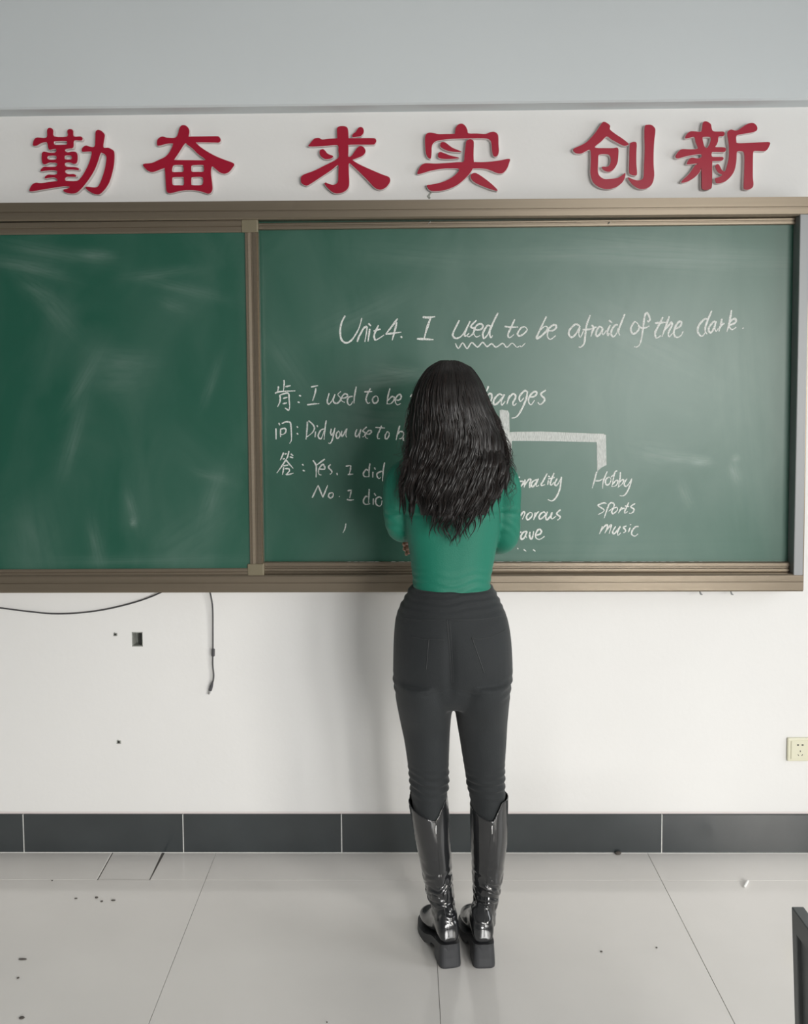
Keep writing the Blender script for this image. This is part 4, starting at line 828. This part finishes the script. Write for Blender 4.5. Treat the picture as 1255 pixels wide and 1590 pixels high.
trunk = rows_loft(inset([(706, 660, 742, .065, .06), (722, 632, 772, .085, .08), (760, 632, 770, .10, .11), (790, 632, 772, .10, .115), (850, 637, 768, .09, .10), (905, 641, 762, .092, .096), (960, 618, 784, .115, .10), (1010, 615, 791, .125, .09), (1060, 630, 776, .100, .07)], 5, .012))
legs = [round_tube([(*P(x0_, 1075, YB), .060), (*P(x1_, 1150, YB), .055), (*P(x2_, 1220, YB), .046), (*P(x3_, 1300, YB), .042), (*P(x4_, 1380, YB - .005), .032), (*P(x5_, 1425, YB - .01), .030)]) for x0_, x1_, x2_, x3_, x4_, x5_ in ((660, 664, 667, 672, 684, 690), (748, 750, 756, 759, 755, 752))]
hands = []
# right hand: palm on the left forearm, fingers curling round it beside the waist (seen in the gap under the left elbow)
hands.append(round_tube([(*P(684, 839, -.425), .024), (*P(668, 841, -.43), .024), (*P(655, 843, -.44), .022)], 16))
for k, (py, ln, tx) in enumerate(((833, .9, 630.5), (841, 1.0, 627.5), (849, .95, 628.5), (856.5, .8, 631.5))):
    hands.append(round_tube([(*P(660, py, -.437), .0076), (*P(645, py + .5, -.450), .0070), (*P(634, py + 1.5, -.485), .0064), (*P(tx, py + 3, -.515 - .012 * ln), .0060), (*P(tx, py + 4.5, -.535 - .014 * ln), .0052)], 12))
hands.append(round_tube([(*P(672, 832, -.42), .0105), (*P(660, 822, -.405), .0095), (*P(648, 817, -.405), .0085)], 12))
# left hand: resting on the right upper arm, in front of the chest
hands.append(round_tube([(*P(728, 803, -.43), .024), (*P(745, 801, -.44), .024), (*P(757, 800, -.455), .022)], 16))
for k, py in enumerate((788, 795, 802, 809)):
    hands.append(round_tube([(*P(752, py + 1, -.45), .0088), (*P(766, py, -.475), .0085), (*P(776, py, -.51), .0080), (*P(784, py + 1, -.535), .0070)], 12))
hands.append(round_tube([(*P(740, 795, -.43), .0105), (*P(748, 783, -.425), .0095), (*P(757, 776, -.435), .0085)], 12))
a, fs, nm = remesh(merge(head(), nose, chin, *ears, *brow, neck, trunk, round_tube(shrink(ArmL, .78)), round_tube(shrink(ArmR, .78)), *hands, *legs), .0034, 2)
body = obj('body', a, fs, M['skin'], per, smooth=True)
for s_ in (-1, 1):
    V, Fc = ellipsoid((HC.x + s_ * .030, fy - .009, HC.z + .004), .012, .010, .0085, 16, 10); e = obj('eye', V, Fc, M['eye'], body, smooth=True)
    V, Fc = tube([(HC.x + s_ * .012, fy - .002, HC.z + .024), (HC.x + s_ * .03, fy - .002, HC.z + .029), (HC.x + s_ * .046, fy - .012, HC.z + .024)], [.0014, .002, .001], 6); obj('eyebrow', V, Fc, M['hair'], body)
V, Fc = ellipsoid((HC.x, fy - .004, HC.z - .052), .021, .008, .008, 16, 8); obj('lips', V, Fc, M['lips'], body, smooth=True)

# --- hair
ENV = [(559.5, 691, 700), (561, 683, 711), (565, 676, 719), (572, 667, 729), (582, 658, 737), (594, 650, 745), (610, 643, 752), (630, 638, 761), (650, 635, 771), (670, 633, 779), (690, 632, 786), (715, 628, 792), (740, 623, 795), (765, 620, 795), (790, 620, 790), (815, 622, 784), (856, 626, 778)]
END = [(618, 800), (626, 815), (640, 812), (648, 792), (656, 800), (664, 822), (675, 836), (688, 843), (700, 850), (711, 855), (722, 848), (735, 842), (748, 832), (760, 818), (770, 806), (780, 792), (790, 772), (798, 752)]
def interp(T, x, c):
    if x <= T[0][0]: return T[0][c]
    for p, q_ in zip(T, T[1:]):
        if x <= q_[0]: u = (x - p[0]) / (q_[0] - p[0]); return p[c] + (q_[c] - p[c]) * u
    return T[-1][c]
YBK_T = [(559, -.615), (562, -.645), (568, -.67), (580, -.70), (600, -.722), (630, -.735), (660, -.738), (690, -.735), (720, -.745), (760, -.755), (800, -.757), (860, -.748)]
YSD_T = [(559, -.60), (600, -.60), (640, -.60), (680, -.625), (700, -.66), (720, -.695), (760, -.715), (860, -.72)]
def hp(sv, py, lay=1.0, front=0.0):
    xl, xr = interp(ENV, py, 1), interp(ENV, py, 2); cxp = (xl + xr) / 2; hw = (xr - xl) / 2 * lay
    ysd, ybk = interp(YSD_T, py, 1), interp(YBK_T, py, 1)
    y = ysd + (ybk - ysd) * math.sqrt(max(0, 1 - sv * sv)) * (1 if lay >= 1 else lay) + front
    return P(cxp + sv * hw, py, y)
Vh, Fh = [], []; Vs, Fs_ = [], []
def add(store, VF):
    V, Fc = VF; b_ = len(store[0]); store[0].extend(tuple(v) for v in V); store[1].extend([tuple(i + b_ for i in q_) for q_ in Fc])
big = ([], []); fine = ([], [])
def lock(store, sv, lay, r0, amp, y0=560, yend=None, n=6, flat=.6, front=0.0, drift=0.0, wl=None, step=5.0, phase=None):
    xe = interp(ENV, 760, 1) + (sv + 1) / 2 * (interp(ENV, 760, 2) - interp(ENV, 760, 1))
    if yend is None: yend = interp(END, xe, 1) - abs(random.gauss(0, 9)) + random.gauss(0, 3)
    wl = wl or random.uniform(.045, .085); ph = phase if phase is not None else (random.uniform(0, 6.28)); ph2 = random.uniform(0, 6.28)
    N = max(6, int((yend - y0) / step)); pts = []; rad = []; zz = 0; s0 = sv
    for i in range(N + 1):
        u = i / N; py = y0 + (yend - y0) * u
        sc = max(-1.0, min(1.0, sv + drift * u * u))
        p = hp(sc, py, lay, front)
        grow = sm(600, 720, py) * .8 + .2 * sm(565, 600, py); zz = (1.83 - p.z)
        wv = amp * grow
        p = p + Vector((wv * math.sin(2 * math.pi * zz / wl + ph), wv * .7 * math.cos(2 * math.pi * zz / wl + ph + ph2 * .3) - wv * .3, 0))
        pts.append(p); rad.append(r0 * (1 - .15 * u) * (1 if u < .72 else max(.06, 1 - ((u - .72) / .28) ** 1.5)) * (.35 + .65 * sm(0, .06, u)))
    add(store, tube(pts, rad, n, flat, cap=False))
# solid core under the locks
rings = []
for py in (560.5, 562, 566, 574, 586, 600, 620, 645, 670, 695, 715, 740, 765, 785, 800):
    ring = []
    sh = 1 - .25 * sm(740, 800, py) - .1 * sm(700, 740, py)
    for i in range(32):
        t = math.pi * i / 31; ring.append(hp(-math.cos(t), py, .93 * sh) + Vector((0, .004, 0)))
    for i in range(1, 12):
        t = i / 12; e0, e1 = ring[31], ring[0]; q_ = e0 + (e1 - e0) * t
        inn = .05 * math.sin(math.pi * t) * (1 - sm(640, 700, py)); ring.append(q_ + Vector((0, -.012 + inn * .3, 0)))
    rings.append(ring)
add(big, loft(rings))
V_, F_ = ellipsoid((HC.x, HC.y - .004, HC.z + .010), .0785, .102, .110, 32, 20); keep = [f for f in F_ if min(V_[i][1] for i in f) < HC.y + .03 or min(V_[i][2] for i in f) > HC.z + .055]; add(big, (V_, keep))
def clump(sv, lay, yend, amp, wl, ph, nmid, nfine, y0=560, r=.0078, drift=0.0):
    N = max(8, int((yend - y0) / 4.5)); base = []
    for i in range(N + 1):
        u = i / N; py = y0 + (yend - y0) * u; s_ = max(-1.0, min(1.0, sv + drift * u * u)); p = hp(s_, py, lay); zz = 1.83 - p.z
        grow = .12 * sm(570, 610, py) + .88 * sm(615, 730, py) + .35 * sm(.7, 1, u)
        tan = Vector((math.sqrt(max(.04, 1 - s_ * s_)), s_ * .6, 0))
        base.append((p + tan * (amp * grow * math.sin(2 * math.pi * zz / wl + ph)) + Vector((0, amp * .8 * grow * (math.cos(2 * math.pi * zz / wl + ph + .4) - .3), 0)), u, tan))
    add(big, tube([b[0] for b in base], [r * (.4 + .6 * sm(0, .08, b[1])) * (1 if b[1] < .7 else max(.05, 1 - ((b[1] - .7) / .3) ** 1.4)) for b in base], 7, .55, cap=False))
    for q in range(nmid + nfine):
        fine_ = q >= nmid; o1 = random.gauss(0, .0075 if fine_ else .006); o2 = random.uniform(-.006, .0015); cut = 1 - .18 * random.random(); w1 = random.uniform(0, 6.28); aw = .0016 if fine_ else .001
        spread = random.gauss(0, .25); pts = []; rad = []
        r_ = random.uniform(.0008, .0014) if fine_ else random.uniform(.0018, .003)
        for b in base:
            if b[1] > cut: break
            e = 1 - .55 * sm(.65, 1, b[1]) + spread * b[1]
            pts.append(b[0] + b[2] * (o1 * e + aw * math.sin(b[1] * 38 + w1)) + Vector((0, o2 + aw * math.cos(b[1] * 31 + w1), 0)))
            rad.append(r_ * (.4 + .6 * sm(0, .08, b[1])) * max(.1, 1 - (b[1] / cut) ** 6))
        add(fine if fine_ else big, tube(pts, rad, 3 if fine_ else 5, 1, cap=False))
NC = 72
for k in range(NC):
    sv = max(-1, min(1, -1 + 2 * (k + .2 + .6 * random.random()) / NC)); L3 = k % 3; lay = (.95, .985, 1.012)[L3]
    xe = interp(ENV, 760, 1) + (sv + 1) / 2 * (interp(ENV, 760, 2) - interp(ENV, 760, 1)); ye = interp(END, xe, 1)
    ye -= (random.uniform(-4, 8), random.uniform(0, 22), random.uniform(12, 70))[L3]
    clump(sv, lay, ye, random.uniform(.0055, .0085), .092 + .02 * pnoise(Vector((sv * 3, L3, 4))), 9 * pnoise(Vector((sv * 2.6, L3 * .7, 1))) + random.gauss(0, .85), 9, 16, 560 + random.random() * 4, random.uniform(.007, .011), random.gauss(0, .04))
for k in range(90):     # flyaways at the two sides
    sg = random.choice((-1, 1)); lock(fine, sg * random.uniform(.9, 1), random.uniform(1.01, 1.07), .0006, random.uniform(.006, .012), random.uniform(585, 640), yend=random.uniform(700, 800), n=3, flat=1, step=5)
for k in range(120):    # hair over ears and cheeks, falling to the shoulders in front
    sg = random.choice((-1, 1)); f_ = random.random()
    lock(big, sg * (1 - .12 * random.random()), .97 - .10 * f_, random.uniform(.004, .006), .005, 562, yend=random.uniform(720, 760), front=.02 + .055 * f_ * .9, drift=0)
# lock stray to the left below the shoulder and curled wisps seen against the board
def wisp(px, r=.0009):
    q_ = cr([tuple(P(*p)) for p in px], 8); nn_ = len(q_); add(fine, tube(q_, [r * (1 - .7 * i / nn_) for i in range(nn_)], 4, cap=False))
wisp([(650, 600, -.64), (636, 625, -.65), (628, 660, -.655), (623, 690, -.66), (619, 702, -.66)]); wisp([(648, 604, -.64), (634, 640, -.65), (626, 670, -.655), (617, 690, -.66), (618, 698, -.66), (632, 688, -.66)])
wisp([(646, 612, -.64), (636, 650, -.65), (633, 680, -.655), (628, 700, -.66), (610, 707, -.665)], .0014); wisp([(640, 640, -.65), (634, 672, -.655), (631, 695, -.66), (622, 708, -.665), (612, 705, -.665)], .0012)
wisp([(770, 650, -.65), (783, 672, -.66), (787, 690, -.665), (795, 706, -.67), (803, 708, -.67)]); wisp([(780, 690, -.66), (793, 720, -.68), (798, 745, -.69), (794, 762, -.70), (786, 772, -.70)]); wisp([(778, 740, -.70), (790, 748, -.71), (799, 752, -.71), (802, 760, -.71)], .0012); wisp([(780, 750, -.70), (788, 770, -.72), (793, 782, -.73), (791, 794, -.73)]); wisp([(772, 770, -.72), (776, 795, -.74), (777, 812, -.745)], .0012)
hair = obj('hair', big[0], big[1], M['hair'], per, smooth=True)
obj('hair_strands', fine[0], fine[1], M['hair2'], hair, smooth=True, kind='stuff')
